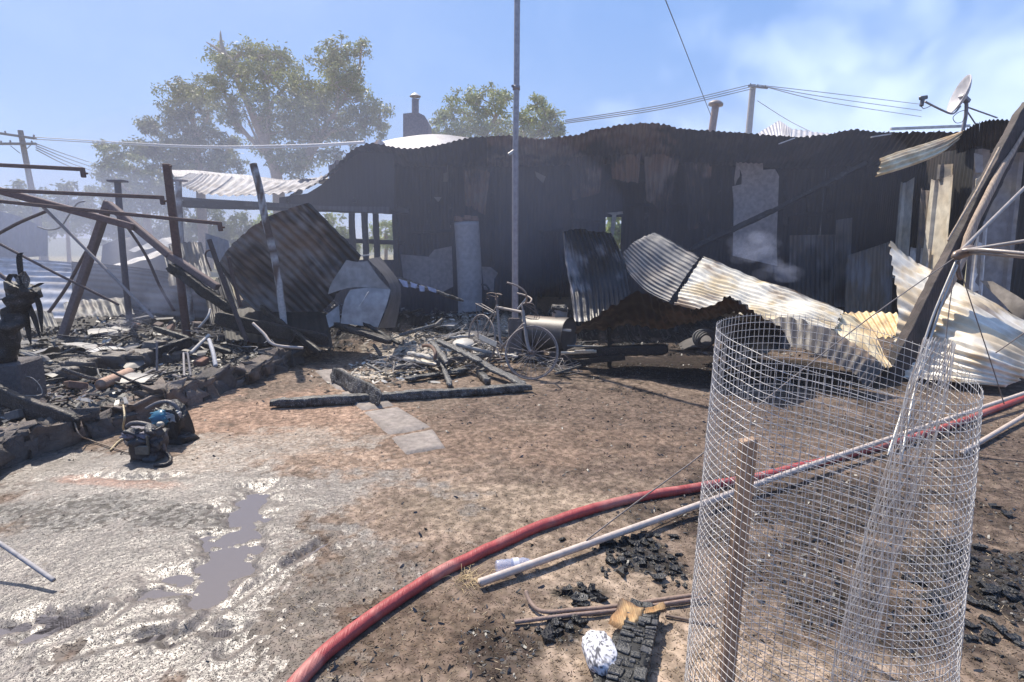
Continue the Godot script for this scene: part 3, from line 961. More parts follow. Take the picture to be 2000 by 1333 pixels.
	# scraps on the wall
	var paper := mat("scorched paper", Color.WHITE, 0.9)
	for q in [[[1045, 335], [1066, 345], [1061, 358], [1048, 346]], [[866, 339], [874, 337], [875, 355], [866, 355]], [[847, 385], [863, 385], [856, 395]]]:
		var pts := []
		for p in q:
			pts.append(Vector2(p[0], p[1]))
		part("paper_scrap", slab(pts, 12.88, 0.004, Color(0.35, 0.34, 0.33)), paper, house)
	part("hanging_wire", MB.new().tube(smooth_path(P([[873, 300], [875, 350], [878, 400], [880, 445]], 12.8), 12), 0.008, 5, Color(0.3, 0.3, 0.32)), paper, house, true)
	# door frame in the middle
	for q in [[[1058, 455], [1056, 585]], [[1096, 450], [1094, 585]], [[1054, 452], [1100, 448]]]:
		beam.call("door_frame", at(q[0][0], q[0][1], 12.3), at(q[1][0], q[1][1], 12.3), 0.07, 0.06, 0.2)
	# bits of daylight: edges of the wall's hole kept pale boards
	part("door_remnant", slab([Vector2(1186, 416), Vector2(1216, 413), Vector2(1217, 418), Vector2(1204, 420), Vector2(1201, 448), Vector2(1197, 470), Vector2(1193, 448), Vector2(1196, 420)], 12.85, 0.03, Color(0.4, 0.37, 0.32)), plaster, house)
	# front gutter lining seen on the right as a pale line
	for q in [[1702, 268, 1740, 262], [1522, 281, 1552, 270]]:
		part("flashing_strip", MB.new().bar(at(q[0], q[1], 10.9), at(q[2], q[3], 10.9), 0.05, 0.02, Vector3.UP, Color(0.6, 0.58, 0.56)), white, house)
	part("flashing_strip", MB.new().bar(at(1740, 252, 12.0), at(1894, 246, 12.0), 0.05, 0.05, Vector3.UP, Color(0.7, 0.66, 0.6)), white, house)
	# the charred rafter that came down across the white plaster
	var rf := charred(at(1350, 487, 11.9), at(1510, 412, 11.9), 0.1, 0.19, Vector3(0, 0.3, 1), 0.25, 0.012)
	charred(at(1500, 418, 11.9), at(1692, 318, 11.6), 0.09, 0.16, Vector3(0, 0.3, 1), 0.25, 0.012, rf)
	single("fallen_rafter", rf, charm, "long charred rafter slanting across the wall below the pale plaster patch", "beam", "", true)
	# far right: the torn sheet that hangs sunlit from the wing's eaves
	var torn := P([[1884, 256, 9.1], [1850, 268, 9.0], [1800, 284, 8.8], [1755, 297, 8.6], [1717, 312, 8.4]], 9)
	var torn2 := P([[1872, 272, 8.9], [1845, 296, 8.7], [1805, 315, 8.5], [1762, 330, 8.3], [1711, 345, 8.15]], 9)
	var tm := []
	for i in 5:
		tm.append(torn[i].lerp(torn2[i], 0.5) + Vector3(0.02, 0.05, 0.02))
	single("torn_roof_sheet", sheet([[torn[0], tm[0], torn2[0]], [torn[1], tm[1], torn2[1]], [torn[2], tm[2], torn2[2]], [torn[3], tm[3], torn2[3]], [torn[4], tm[4], torn2[4]]], 5, 30, 0.017, iron(Color(0.72, 0.62, 0.43), Color(0.55, 0.41, 0.23), Color(0.3, 0.2, 0.13), 0.05, -0.35), null, 0.03), mat("scorched zinc", Color.WHITE, 0.55, 0.0, "mottle", "bump", 0.15, 0.9), "sunlit torn corrugated sheet hanging from the eaves beside the satellite dish", "roof sheet", "", true)

func make_roofscape() -> void:
	var brick := mat("painted brick", Color.WHITE, 0.9, 0.0, "mottle", "bump", 0.3, 2.0)
	var metal := mat("dull steel", Color.WHITE, 0.5, 0.0, "mottle", "bump", 0.05, 1.5)
	# chimney with a sloping shoulder
	var ch := thing("chimney", "square rendered chimney with sloping shoulder and round capped flue above roof", "chimney", at(810, 330, 16.5))
	var o := PackedVector2Array([Vector2(787, 222), Vector2(815, 219), Vector2(829, 226), Vector2(836, 240), Vector2(838, 345), Vector2(787, 345)])
	part("shaft", slab(Array(o), 16.2, 0.7, Color(0.19, 0.16, 0.165)), brick, ch)
	part("flue_pipe", MB.new().tube([at(811, 224, 16.5), at(811, 194, 16.5)], 0.1, 14, Color(0.2, 0.18, 0.19)), metal, ch, true)
	for k in 3:
		part("cap_stay", MB.new().tube([at(811, 196, 16.5) + Vector3(cos(k * 2.1), 0, sin(k * 2.1)) * 0.1, at(811, 187, 16.5) + Vector3(cos(k * 2.1), 0, sin(k * 2.1)) * 0.12], 0.012, 5, Color(0.3, 0.3, 0.3)), metal, ch)
	part("cap", MB.new().lathe(Transform3D(Basis(), at(811, 189, 16.5)), [Vector2(0.16, 0.0), Vector2(0.165, 0.012), Vector2(0.07, 0.075), Vector2(0.035, 0.1), Vector2(0.002, 0.11)], 18, Color(0.5, 0.49, 0.48)), metal, ch, true)
	# leaning flue on the right
	var fl := thing("flue_pipe", "rusty capped flue pipe leaning out of the roof before the power pole", "flue", at(1389, 262, 14))
	part("pipe", MB.new().tube([at(1388, 275, 14), at(1398, 207, 14)], 0.085, 14, Color(0.32, 0.22, 0.17)), metal, fl, true)
	part("cap", MB.new().lathe(Transform3D(Basis(Vector3.FORWARD, 0.12), at(1398, 206, 14)), [Vector2(0.08, -0.02), Vector2(0.17, 0.0), Vector2(0.17, 0.05), Vector2(0.1, 0.1), Vector2(0.002, 0.11)], 18, Color(0.3, 0.24, 0.2)), metal, fl, true)
	# curved sheet behind the roof edge, and the little peak beside it
	var zinc := mat("scorched zinc")
	var pale := iron(Color(0.34, 0.32, 0.32), Color(0.3, 0.27, 0.25), Color(0.2, 0.18, 0.18), -0.2, -0.3)
	var rows := [P([[722, 283, 15.6], [760, 274, 15.6], [800, 266, 15.6], [845, 262, 15.6], [890, 266, 15.6], [948, 274, 15.6]], 15), P([[722, 310, 14.2], [760, 306, 14.2], [800, 304, 14.2], [845, 302, 14.2], [890, 304, 14.2], [948, 308, 14.2]], 14)]
	single("curved_roof_sheet", sheet(rows, 2, 6, 0.01, pale), zinc, "pale arched roof sheet standing up behind the roof edge beside the chimney", "roof sheet", "", true)
	var pk := MB.new()
	for q in [[[723, 283], [740, 272], [752, 280], [748, 296]], [[722, 284], [740, 272], [736, 290], [720, 292]]]:
		var p := P(q, 14.6)
		pk.face(p[0], p[1], p[2], p[3], Color(0.4, 0.36, 0.34))
	single("folded_flashing", pk, zinc, "small folded flashing peak at the left end of the arched sheet", "flashing")
	var tent := MB.new()
	for q in [[[1478, 262, 15], [1523, 235, 16.5], [1527, 268, 14.6], [1490, 272, 14.6]], [[1523, 235, 16.5], [1548, 252, 16], [1545, 272, 14.6], [1527, 268, 14.6]], [[1548, 252, 16], [1622, 262, 16.2], [1625, 278, 14.6], [1545, 272, 14.6]]]:
		var p := P(q, 15)
		var s := sheet([[p[0], p[1]], [p[3], p[2]]], 7, 5, 0.012, flat_tone(Color(0.45, 0.42, 0.41)), tent)
	single("buckled_roof_peak", tent, zinc, "pale buckled roof sheets folded into a tent-like peak behind the roof edge", "roof sheet", "", true)
	# satellite dish
	var sd := thing("satellite_dish", "pale satellite dish on a braced mast above the right-hand eaves", "satellite dish", at(1880, 262, 10.2))
	var grey := mat("grey paint", Color.WHITE, 0.5, 0.0, "mottle", "", 0.0, 1.0)
	var top := at(1895, 146, 9.9)
	var bot := at(1851, 221, 10.2)
	var mid := (top + bot) / 2
	var up := (top - bot).normalized()
	var face := Vector3(-0.8, 0.0, -0.37)
	face = (face - up * face.dot(up)).normalized()
	var bs := Basis(up.cross(face), face, up)
	var R := top.distance_to(bot) / 2
	var prof := []
	for i in 9:
		var q := i / 8.0
		prof.append(Vector2(maxf(q * R, 0.002), -0.1 + 0.1 * q * q))
	prof.append(Vector2(R * 1.012, -0.012))
	for i in 8:
		var q := 1.0 - i / 8.0
		prof.append(Vector2(q * R, -0.118 + 0.1 * q * q))
	part("dish", MB.new().lathe(Transform3D(bs, mid), prof, 40, Color(0.5, 0.48, 0.49)), grey, sd, true)
	part("mast", MB.new().tube(smooth_path(P([[1884, 188, 10.15], [1888, 200, 10.15], [1887, 225, 10.2], [1880, 262, 10.2]], 10), 10), 0.03, 10, Color(0.28, 0.27, 0.3)), grey, sd, true)
	part("bracket", MB.new().bar(at(1878, 186, 10.1), at(1891, 199, 10.15), 0.1, 0.07, Vector3.UP, Color(0.25, 0.24, 0.27), 0.01), grey, sd)
	part("feed_arm", MB.new().tube(smooth_path(P([[1876, 208, 10.1], [1862, 222, 9.9], [1840, 215, 9.7], [1808, 199, 9.45]], 10), 12), 0.016, 8, Color(0.27, 0.26, 0.3)), grey, sd, true)
	var lnb := MB.new().bar(at(1797, 192, 9.4), at(1811, 190, 9.45), 0.05, 0.06, Vector3.UP, Color(0.1, 0.1, 0.11), 0.012)
	lnb.bar(at(1803, 193, 9.42), at(1800, 208, 9.4), 0.05, 0.055, Vector3.RIGHT, Color(0.1, 0.1, 0.11), 0.012)
	part("receiver", lnb, grey, sd)
	part("cable", MB.new().tube(smooth_path(P([[1800, 208, 9.4], [1806, 212, 9.45], [1822, 205, 9.6]], 10), 8), 0.006, 5, Color(0.08, 0.08, 0.08)), grey, sd, true)
	part("cable", MB.new().tube(smooth_path(P([[1885, 215], [1872, 220], [1862, 230], [1868, 240], [1880, 238], [1886, 228]], 10.1), 20), 0.006, 5, Color(0.08, 0.08, 0.08)), grey, sd, true)
	for q in [[1886, 208, 1948, 230, 10.6], [1886, 212, 1907, 244, 10.5]]:
		part("stay", MB.new().tube([at(q[0], q[1], 10.15), at(q[2], q[3], q[4])], 0.013, 6, Color(0.3, 0.29, 0.3)), grey, sd, true)

func make_poles() -> void:
	var wood := mat("weathered pole", Color.WHITE, 0.9, 0.0, "mottle", "bump", 0.5, 1.5)
	var zl := 30.0
	var pa := at(39, 255, zl)
	var lp := thing("power_pole", "wooden power pole with two crossarms at the far left", "power pole", Vector3(at(56, 480, zl).x, 0, -zl))
	part("pole", MB.new().tube([Vector3(pa.x + 0.42, 0, -zl), pa], [0.17, 0.12], 12, Color(0.2, 0.18, 0.17)), wood, lp, true)
	for q in [[-18, 258, 70, 271], [-18, 281, 70, 281]]:
		part("crossarm", MB.new().bar(at(q[0], q[1], zl - 0.2), at(q[2], q[3], zl - 0.2), 0.1, 0.12, Vector3.UP, Color(0.16, 0.15, 0.15), 0.01), wood, lp)
	for q in [[10, 258], [20, 276], [48, 276], [66, 265], [2, 277], [62, 277]]:
		part("insulator", MB.new().lathe(Transform3D(Basis(), at(q[0], q[1] + 4, zl - 0.2)), [Vector2(0.02, 0), Vector2(0.05, 0.05), Vector2(0.03, 0.08), Vector2(0.05, 0.11), Vector2(0.002, 0.17)], 10, Color(0.2, 0.18, 0.18)), wood, lp, true)
	for q in [[20, 285, 39, 300], [60, 283, 42, 300]]:
		part("brace", MB.new().tube([at(q[0], q[1], zl - 0.25), at(q[2], q[3], zl - 0.05)], 0.02, 5, Color(0.2, 0.2, 0.2)), wood, lp)
	var zr := 30.0
	var pb := at(1471, 166, zr)
	var rp := thing("power_pole", "pale power pole in the smoke above the middle of the roof", "power pole", Vector3(pb.x - 0.2, 0, -zr))
	part("pole", MB.new().tube([Vector3(pb.x - 0.25, 0, -zr), pb], [0.2, 0.15], 12, Color(0.36, 0.34, 0.34)), wood, rp, true)
	part("crossarm", MB.new().bar(at(1462, 168, zr - 0.3), at(1500, 172, zr - 0.1), 0.08, 0.1, Vector3.UP, Color(0.22, 0.21, 0.22), 0.01), wood, rp)
	for q in [[1466, 164], [1480, 166], [1495, 168]]:
		part("insulator", MB.new().lathe(Transform3D(Basis(), at(q[0], q[1] + 3, zr - 0.2)), [Vector2(0.02, 0), Vector2(0.05, 0.05), Vector2(0.002, 0.13)], 8, Color(0.2, 0.2, 0.2)), wood, rp, true)
	var wire := mat("wire", Color.WHITE, 0.6, 0.0)
	var w := func(pts: Array, r: float, col: Color, label: String, group := "") -> void:
		single("overhead_wire", MB.new().tube(smooth_path(pts, 24), r, 5, col), wire, label, "wire", group, true)
	w.call([at(66, 268, 29.8), at(350, 284, 22), at(560, 284, 17), at(712, 277, 13)], 0.022, Color(0.6, 0.58, 0.56), "upper of two pale service wires from left power pole to roof corner")
	w.call([at(66, 272, 29.8), at(350, 287, 22), at(560, 288, 17), at(712, 279, 13)], 0.022, Color(0.6, 0.58, 0.56), "lower of two pale service wires from left power pole to roof corner")
	for k in 4:
		w.call([at(70, 281 + k * 4, 29.8), at(140, 306 + k * 7, 42), at(230, 335 + k * 8, 60)], 0.03, Color(0.12, 0.12, 0.13), ["first", "second", "third", "fourth"][k] + " from the top of the thin dark lines from left crossarms to the trees")
	for k in 3:
		w.call([at(1468 + k * 10, 165 + k * 2, 29.8), at(1300, 204 + k * 4, 27), at(1104, 235 + k * 3, 24)], 0.02, Color(0.2, 0.2, 0.22), ["uppermost", "middle", "lowest"][k] + " dark line sagging leftwards from the pale power pole")
	for k in 3:
		w.call([at(1480 + k * 8, 166 + k * 2, 29.8), at(1620, 182 + k * 9, 34), at(1800, 204 + k * 12, 40)], 0.02, Color(0.22, 0.22, 0.24), ["uppermost", "middle", "lowest"][k] + " faint line running right from the pale power pole into smoke")
	w.call([at(1480, 197, 29.6), at(1540, 235, 28), at(1600, 265, 26)], 0.018, Color(0.25, 0.25, 0.27), "short slack wire drooping from pale power pole to the buckled peak")
	w.call([at(1292, -20, 9), at(1330, 75, 11), at(1365, 165, 13), at(1389, 226, 14)], 0.008, Color(0.12, 0.12, 0.13), "single thin wire coming down from the sky to the rusty flue")

# ---- trees -----------------------------------------------------------------------------------------------------------
func tree(called: String, label: String, z: float, trunk: Array, r0: float, clumps: Array, leaf: float, dens: float, green: Color, twig := 0.0, bare: Array = [], group := "trees behind the house") -> void:
	# clumps: [pixel x, pixel y, pixel radius]; trunk: pixels from the foot up
	var r := RandomNumberGenerator.new()
	r.seed = hash(label)
	var foot: Vector3 = at(trunk[0][0], trunk[0][1], z)
	foot.y = 0.0
	var t := thing(called, label, "tree", foot, group)
	var bark := mat("gum bark", Color.WHITE, 0.9, 0.0, "mottle", "bump", 0.6, 0.8)
	var tp := [foot]
	for q in trunk.slice(1):
		tp.append(at(q[0], q[1], z + (q[2] if q.size() > 2 else 0.0)))
	var path := smooth_path(tp, 18)
	var rad := []
	for i in path.size():
		rad.append(r0 * lerpf(1.0, 0.35, float(i) / (path.size() - 1)))
	part("trunk", MB.new().tube(path, rad, 10, Color(0.42, 0.31, 0.23)), bark, t, true)
	var spots := path.slice(5)
	var boughs := []
	for q in bare:
		boughs.append(smooth_path(P(q, z), 8))
		spots.append_array(boughs[-1])
	var limbs := MB.new()
	var leaves := MB.new()
	var ppm := FOCAL / z
	for q in clumps:
		var R: float = q[2] / ppm * 0.9
		var c := at(q[0], q[1], z + r.randf_range(-1.0, 1.0) * minf(R * 1.4, 2.2))
		var from: Vector3 = path[0]
		var best := 1e9
		for s in spots:
			var d: float = s.distance_to(c) + (2.0 if s.y > c.y - 0.2 else 0.0)
			if d < best:
				best = d
				from = s
		var bend := from.lerp(c, 0.5) + Vector3(r.randf_range(-0.3, 0.3), r.randf_range(-0.1, 0.5), r.randf_range(-0.3, 0.3)) * R
		var br := smooth_path([from, bend, c], 6)
		limbs.tube(br, [r0 * 0.2, r0 * 0.18, r0 * 0.16, r0 * 0.14, r0 * 0.11, r0 * 0.08, r0 * 0.05], 5, Color(0.34, 0.26, 0.2))
		var tufts := int(clampf(7.0 + R * R * 10.0, 7, 38))
		for k in tufts:
			var dir := Vector3(r.randfn(0, 1), r.randfn(0, 1), r.randfn(0, 1)).normalized()
			var cc := c + dir * Vector3(R, R * 0.8, R) * pow(r.randf(), 0.5) * 1.15
			if k % 2 == 0:
				limbs.tube([c.lerp(cc, 0.1), c.lerp(cc, 0.6) + Vector3(0, 0.05, 0), cc], [r0 * 0.06, r0 * 0.045, r0 * 0.02], 4, Color(0.3, 0.24, 0.19))
			var tr := R * r.randf_range(0.12, 0.34) + 0.08
			var tone := r.randf_range(0.75, 1.3)
			var warm := r.randf()
			for l in int(dens * (18.0 + tr * 75.0)):
				var p := cc + Vector3(r.randfn(0, 0.55), r.randfn(0, 0.42), r.randfn(0, 0.55)) * tr
				var a := r.randf() * TAU
				var hang := Vector3(cos(a) * 0.55, r.randf_range(-1.1, 0.25), sin(a) * 0.55).normalized()
				var side := hang.cross(Vector3(r.randfn(0, 1), r.randfn(0, 1), r.randfn(0, 1))).normalized()
				var ln := leaf * r.randf_range(0.7, 1.5)
				var wd := leaf * 0.24
				var col := (green * (tone * r.randf_range(0.8, 1.25))).lerp(Color(0.3, 0.24, 0.1), 0.25 * warm)
				col.a = 1.0
				var i0 := leaves.vert(p, col)
				leaves.vert(p + hang * ln * 0.45 + side * wd, col)
				leaves.vert(p + hang * ln, col)
				leaves.vert(p + hang * ln * 0.45 - side * wd, col)
				leaves.quad(i0, i0 + 1, i0 + 2, i0 + 3)
	for q in boughs:
		limbs.tube(q, [r0 * 0.42, r0 * 0.38, r0 * 0.34, r0 * 0.3, r0 * 0.25, r0 * 0.2, r0 * 0.15, r0 * 0.1, r0 * 0.04], 7, Color(0.42, 0.33, 0.26))
	part("limbs", limbs, bark, t, true)
	var lm := mat("gum leaves", Color.WHITE, 0.55, 0.0)
	lm.backlight_enabled = true
	lm.backlight = Color(0.8, 0.8, 0.8)
	part("crown", leaves, lm, t)

func make_trees() -> void:
	var g := Color(0.185, 0.215, 0.075)
	tree("gum_tree", "tall spreading gum tree with pale forked trunk, behind the sagging left roof", 36.0,
		[[545, 470], [545, 400], [540, 345], [528, 310], [500, 240], [478, 190], [460, 150]], 0.42,
		[[430, 105, 30], [440, 135, 36], [425, 170, 34], [450, 205, 38], [470, 110, 34], [505, 115, 40], [540, 105, 34], [550, 135, 40], [520, 150, 42], [500, 190, 36], [575, 165, 38], [600, 190, 42], [560, 205, 46], [520, 235, 36], [590, 235, 46], [625, 215, 38], [640, 120, 34], [665, 95, 30], [700, 95, 28], [660, 130, 36], [690, 140, 32], [650, 165, 38], [680, 175, 34], [640, 195, 40], [700, 200, 34], [735, 215, 30], [715, 235, 36], [675, 235, 38], [640, 255, 40], [560, 255, 44], [600, 275, 40], [690, 265, 30], [520, 280, 34], [560, 300, 40], [610, 315, 34], [655, 300, 28], [575, 335, 30], [480, 145, 34], [455, 240, 26], [745, 255, 22]],
		0.2, 1.0, g, 0.0, [[[440, 110], [432, 85], [430, 60]], [[480, 140], [430, 100], [402, 82]], [[600, 310], [640, 240], [680, 180], [712, 120]], [[590, 330], [640, 260], [700, 250], [755, 225]], [[545, 345], [530, 320], [500, 270], [470, 200]], [[530, 310], [470, 250], [440, 190], [428, 130]], [[520, 280], [525, 220], [515, 160], [505, 110]], [[500, 240], [540, 190], [575, 150]], [[600, 300], [620, 240], [600, 190]], [[660, 210], [655, 150], [645, 110]], [[680, 180], [700, 140], [705, 95]]])
	tree("gum_tree", "dense dark gum tree standing left of the tall forked gum", 39.0,
		[[395, 470], [393, 400], [388, 330], [380, 260], [372, 210]], 0.36,
		[[340, 185, 28], [365, 175, 32], [395, 185, 34], [335, 215, 30], [365, 215, 38], [400, 220, 34], [345, 250, 34], [385, 255, 40], [420, 260, 24], [365, 290, 40], [400, 300, 36], [340, 300, 34], [420, 310, 26], [440, 300, 24], [450, 275, 22], [455, 320, 28], [430, 340, 28], [395, 335, 34], [300, 250, 24], [285, 245, 18], [310, 280, 30], [290, 300, 28], [330, 330, 34], [270, 290, 24], [360, 330, 30]],
		0.2, 1.15, g * 0.8, 0.0, [[[385, 320], [330, 300], [285, 260]], [[380, 290], [350, 240], [342, 195]], [[382, 270], [405, 230], [400, 190]], [[390, 340], [430, 310], [450, 280]]])
	tree("gum_tree", "low spreading gum tree with drooping left branch, beyond the rusty post", 37.0,
		[[290, 475], [285, 420], [270, 380], [265, 350]], 0.28,
		[[205, 290, 20], [225, 300, 22], [205, 318, 20], [235, 330, 24], [255, 300, 26], [265, 330, 30], [290, 335, 30], [300, 365, 34], [270, 370, 34], [230, 355, 30], [200, 345, 24], [250, 400, 34], [215, 390, 30], [315, 395, 34], [280, 400, 32], [245, 375, 24], [330, 360, 28], [345, 400, 30]],
		0.2, 1.0, g, 0.0, [[[275, 385], [240, 365], [205, 325]]])
	tree("gum_tree", "leafy gum tree right of the chimney, cut by the tall steel pole", 34.0,
		[[960, 480], [955, 400], [950, 320], [945, 260]], 0.32,
		[[865, 225, 22], [880, 210, 26], [910, 195, 26], [915, 220, 32], [900, 250, 34], [870, 255, 28], [945, 225, 32], [935, 190, 20], [965, 180, 22], [970, 205, 26], [985, 235, 28], [950, 260, 34], [985, 265, 28], [850, 240, 18], [990, 190, 16], [845, 262, 16]],
		0.18, 1.0, g * 1.35, 0.0, [[[950, 260], [985, 200], [990, 185]]])
	tree("gum_tree", "rounded gum tree directly right of the tall steel pole", 35.0,
		[[1030, 480], [1030, 400], [1028, 320], [1025, 260]], 0.28,
		[[1020, 225, 24], [1045, 205, 22], [1035, 240, 28], [1065, 215, 24], [1060, 240, 26], [1080, 225, 18], [1085, 245, 20], [1040, 262, 26], [1072, 260, 20], [1015, 260, 22], [1098, 255, 10], [1050, 195, 12]],
		0.18, 1.0, g * 1.35, 0.0, [[[1030, 280], [1060, 250], [1090, 235]]])
	# the low line of bush at the left and what shows under the roof
	var low := [[20, 400, 58, "grey-green bush at the far left edge below the power pole"], [75, 405, 46, "hazy bush right of the left power pole's foot"], [130, 385, 42, "rounded bush between power pole and the low gum"], [180, 400, 50, "broad hazy bush left of the low gum"], [410, 430, 46, "bush seen under the sagging roof's left end"], [470, 440, 44, "bush seen under the middle of the sagging roof"], [545, 425, 40, "yellowish bush beyond the big brown leaning sheet"], [650, 450, 40, "bush seen through the first gap between the black posts"], [752, 450, 34, "bush seen through the last gap between the black posts"], [1200, 440, 40, "bush glimpsed through the hole in the black wall"], [240, 425, 46, "bush behind the rusty frame's tip"], [330, 440, 40, "bush behind the foot of the peeling verandah post"]]
	for k in low.size():
		var q: Array = low[k]
		var cl := []
		for i in 8:
			cl.append([q[0] + [-0.6, 0.6, 0.0, -0.35, 0.4, 0.0, -0.8, 0.8][i] * q[2], q[1] + [0.1, 0.2, -0.4, 0.5, 0.6, 0.3, 0.75, 0.8][i] * q[2], q[2] * 0.5])
		tree("bush", q[3], 40.0 + (k * 7) % 12 if q[0] < 1000 else 24.0, [[q[0], 485], [q[0] + 2, 460], [q[0], q[1] + 20], [q[0], q[1]]], 0.16, cl, 0.26, 0.8, (g * [0.95, 1.1, 0.85, 1.0, 1.0, 1.0, 2.4, 1.6, 2.2, 2.0, 0.9, 1.0][k]), 0.0, [], "bushes along the paddock")

func make_paddock() -> void:
	# far ground behind the house: ridge of hills in the haze
	var mb := MB.new()
	mb.grid(60, 4, func(u: float, w: float) -> Array:
		var a := lerpf(-1.5, 1.5, u)
		var d := lerpf(150.0, 230.0, w)
		return [Vector3(sin(a) * d, -0.5 + w * (5.0 + 4.0 * n_big.get_noise_1d(u * 18.0)), -cos(a) * d), Color(0.12, 0.13, 0.07), Vector2(u, w)])
	struct("hills", mb, mat("far bush", Color.WHITE, 1.0), true)

# ---- the left bed: frames, fences, rubble ------------------------------------------------------------------------------
func make_left() -> void:
	var rust := mat("rusty steel", Color.WHITE, 0.75, 0.0, "mottle", "bump", 0.15, 3.0)
	var zinc := mat("scorched zinc")
	var charm := mat("char")
	var rc := Color(0.14, 0.075, 0.055)
	# stone edging, each stone a part
	var ed := thing("stone_edging", "rough stone edging along the raised burnt bed, in shadow towards the yard", "edging", edge[3])
	var stone := mat("edging stone", Color.WHITE, 0.9, 0.0, "mottle", "bump", 0.8, 3.0)
	var r := RandomNumberGenerator.new()
	r.seed = 4
	for i in edge.size() - 1:
		var a: Vector3 = edge[i]
		var b: Vector3 = edge[i + 1]
		var l := a.distance_to(b)
		var n := maxi(1, int(l / 0.25))
		for k in n:
			var c := a.lerp(b, (k + 0.5) / n)
			c.x -= 0.06
			var h := r.randf_range(0.13, 0.27)
			var col := Color(0.17, 0.14, 0.12).lerp(Color(0.09, 0.08, 0.075), r.randf())
			part("stone", lump(Vector3(c.x + r.randf_range(-0.03, 0.03), h * 0.42, c.z), Vector3(r.randf_range(0.2, 0.3), h * 1.15, l / n * r.randf_range(1.0, 1.35)), 1.0, col, 12, i * 3.0 + k, null, atan2(b.x - a.x, b.z - a.z) + r.randf_range(-0.3, 0.3), 0.33), stone, ed, true)
	# fence sheets lying at the back of the bed
	var white := iron(Color(0.52, 0.52, 0.54), Color(0.35, 0.32, 0.3), Color(0.16, 0.155, 0.16), -0.25, -0.35)
	single("fallen_fence_sheet", sheet([P([[-120, 492, 12.6], [-120, 545, 12.3], [-120, 630, 11.4]], 9), P([[145, 514, 12.6], [145, 550, 12.3], [143, 622, 11.6]], 9)], 9, 16, 0.013, white), zinc, "pale corrugated fence sheet lying on its side at the far left", "fence sheet", "", true)
	single("fallen_fence_sheet", sheet([P([[139, 511, 12.2], [139, 548, 12.15], [140, 616, 12.1]], 9), P([[280, 524, 11.9], [280, 558, 11.85], [280, 622, 11.8]], 9), P([[424, 548, 11.4], [424, 576, 11.4], [424, 632, 11.3]], 9)], 9, 20, 0.008, iron(Color(0.16, 0.15, 0.155), Color(0.14, 0.12, 0.11), Color(0.08, 0.075, 0.08), -0.1, 0.0)), zinc, "dark smoke-stained fence sheet upright behind the thick rusty post", "fence sheet", "", true)
	single("pale_roof_scrap", sheet([P([[213, 520, 13.4], [262, 505, 13.4], [318, 487, 13.4]], 11), P([[226, 522, 12.5], [275, 510, 12.5], [330, 494, 12.5]], 11)], 3, 10, 0.012, flat_tone(Color(0.6, 0.56, 0.5))), zinc, "bright sunlit strip of roof iron above the dark fence sheet", "roof sheet", "", true)
	single("pale_roof_scrap", sheet([P([[250, 488, 12.5], [330, 462, 12.5]], 11), P([[262, 492, 11.8], [348, 474, 11.8]], 11)], 3, 8, 0.012, flat_tone(Color(0.35, 0.34, 0.33))), zinc, "grey strip of roof iron behind the frame's right leg", "roof sheet", "", true)
	single("hazy_shed_wall", sheet([P([[-160, 400, 15], [0, 413, 15], [92, 448, 14.6]], 15), P([[-160, 505, 15], [0, 505, 15], [92, 500, 14.6]], 15)], 20, 6, 0.01, flat_tone(Color(0.16, 0.16, 0.17))), zinc, "dark slumped shed wall in the smoke at the far left", "shed wall", "", true)
	single("rubbish_mound", sheet([P([[200, 478, 15], [260, 462, 15.5], [310, 470, 15]], 13), P([[190, 540, 14.6], [260, 545, 14.4], [330, 540, 14.6]], 13)], 2, 16, 0.03, flat_tone(Color(0.045, 0.042, 0.045), 0.5)), zinc, "smoking dark heap of sheeting between the frame legs", "rubbish", "", true)
	single("slumped_sheet", sheet([P([[400, 455, 11.2], [445, 470, 11]], 11), P([[400, 500, 11], [455, 520, 10.6]], 11)], 4, 8, 0.012, flat_tone(Color(0.16, 0.155, 0.16))), zinc, "pale slumped sheet left of the big brown leaning sheet", "roof sheet", "", true)
	for q in [[[318, 478, 10.6], [392, 470, 10.8], [412, 540, 10.0], [330, 560, 9.8], 0.1, "grey slumped sheet between the two posts behind the beam"], [[120, 588, 10.2], [250, 580, 10.4], [262, 612, 9.6], [132, 622, 9.4], 0.2, "dull sheet lying flat at the foot of the fence"], [[395, 560, 9.0], [440, 530, 9.2], [470, 610, 8.6], [410, 636, 8.4], 0.06, "dark bent sheet left of the brown sheet's lower corner"], [[10, 612, 9.6], [100, 606, 9.8], [112, 636, 9.0], [20, 646, 8.8], 0.13, "sooty sheet lying behind the burnt plant"]]:
		single("collapsed_sheet", sheet([P([q[0], q[1]], 10), P([q[3], q[2]], 10)], 8, 12, 0.013, iron(Color(q[4], q[4], q[4]), Color(q[4], q[4] * 0.8, q[4] * 0.65), Color(0.03, 0.028, 0.028), 0.0, 0.0), null, 0.06, 0.035), zinc, q[5], "roof sheet", "", true)
	# thick post with a bolt, peeling posts
	var post := thing("rusty_post", "thick rusty square steel post leaning left, bolt at its top", "post", down(at(364, 655, 8.7)))
	part("shaft", MB.new().bar(down(at(366, 665, 8.6), -0.1), at(325, 320, 8.5), 0.1, 0.1, Vector3(0.3, 0, 1), Color(0.115, 0.06, 0.05), 0.012), rust, post)
	part("bolt", MB.new().tube([at(330, 325, 8.45), at(335, 325, 8.45)], 0.015, 8, rc), rust, post)
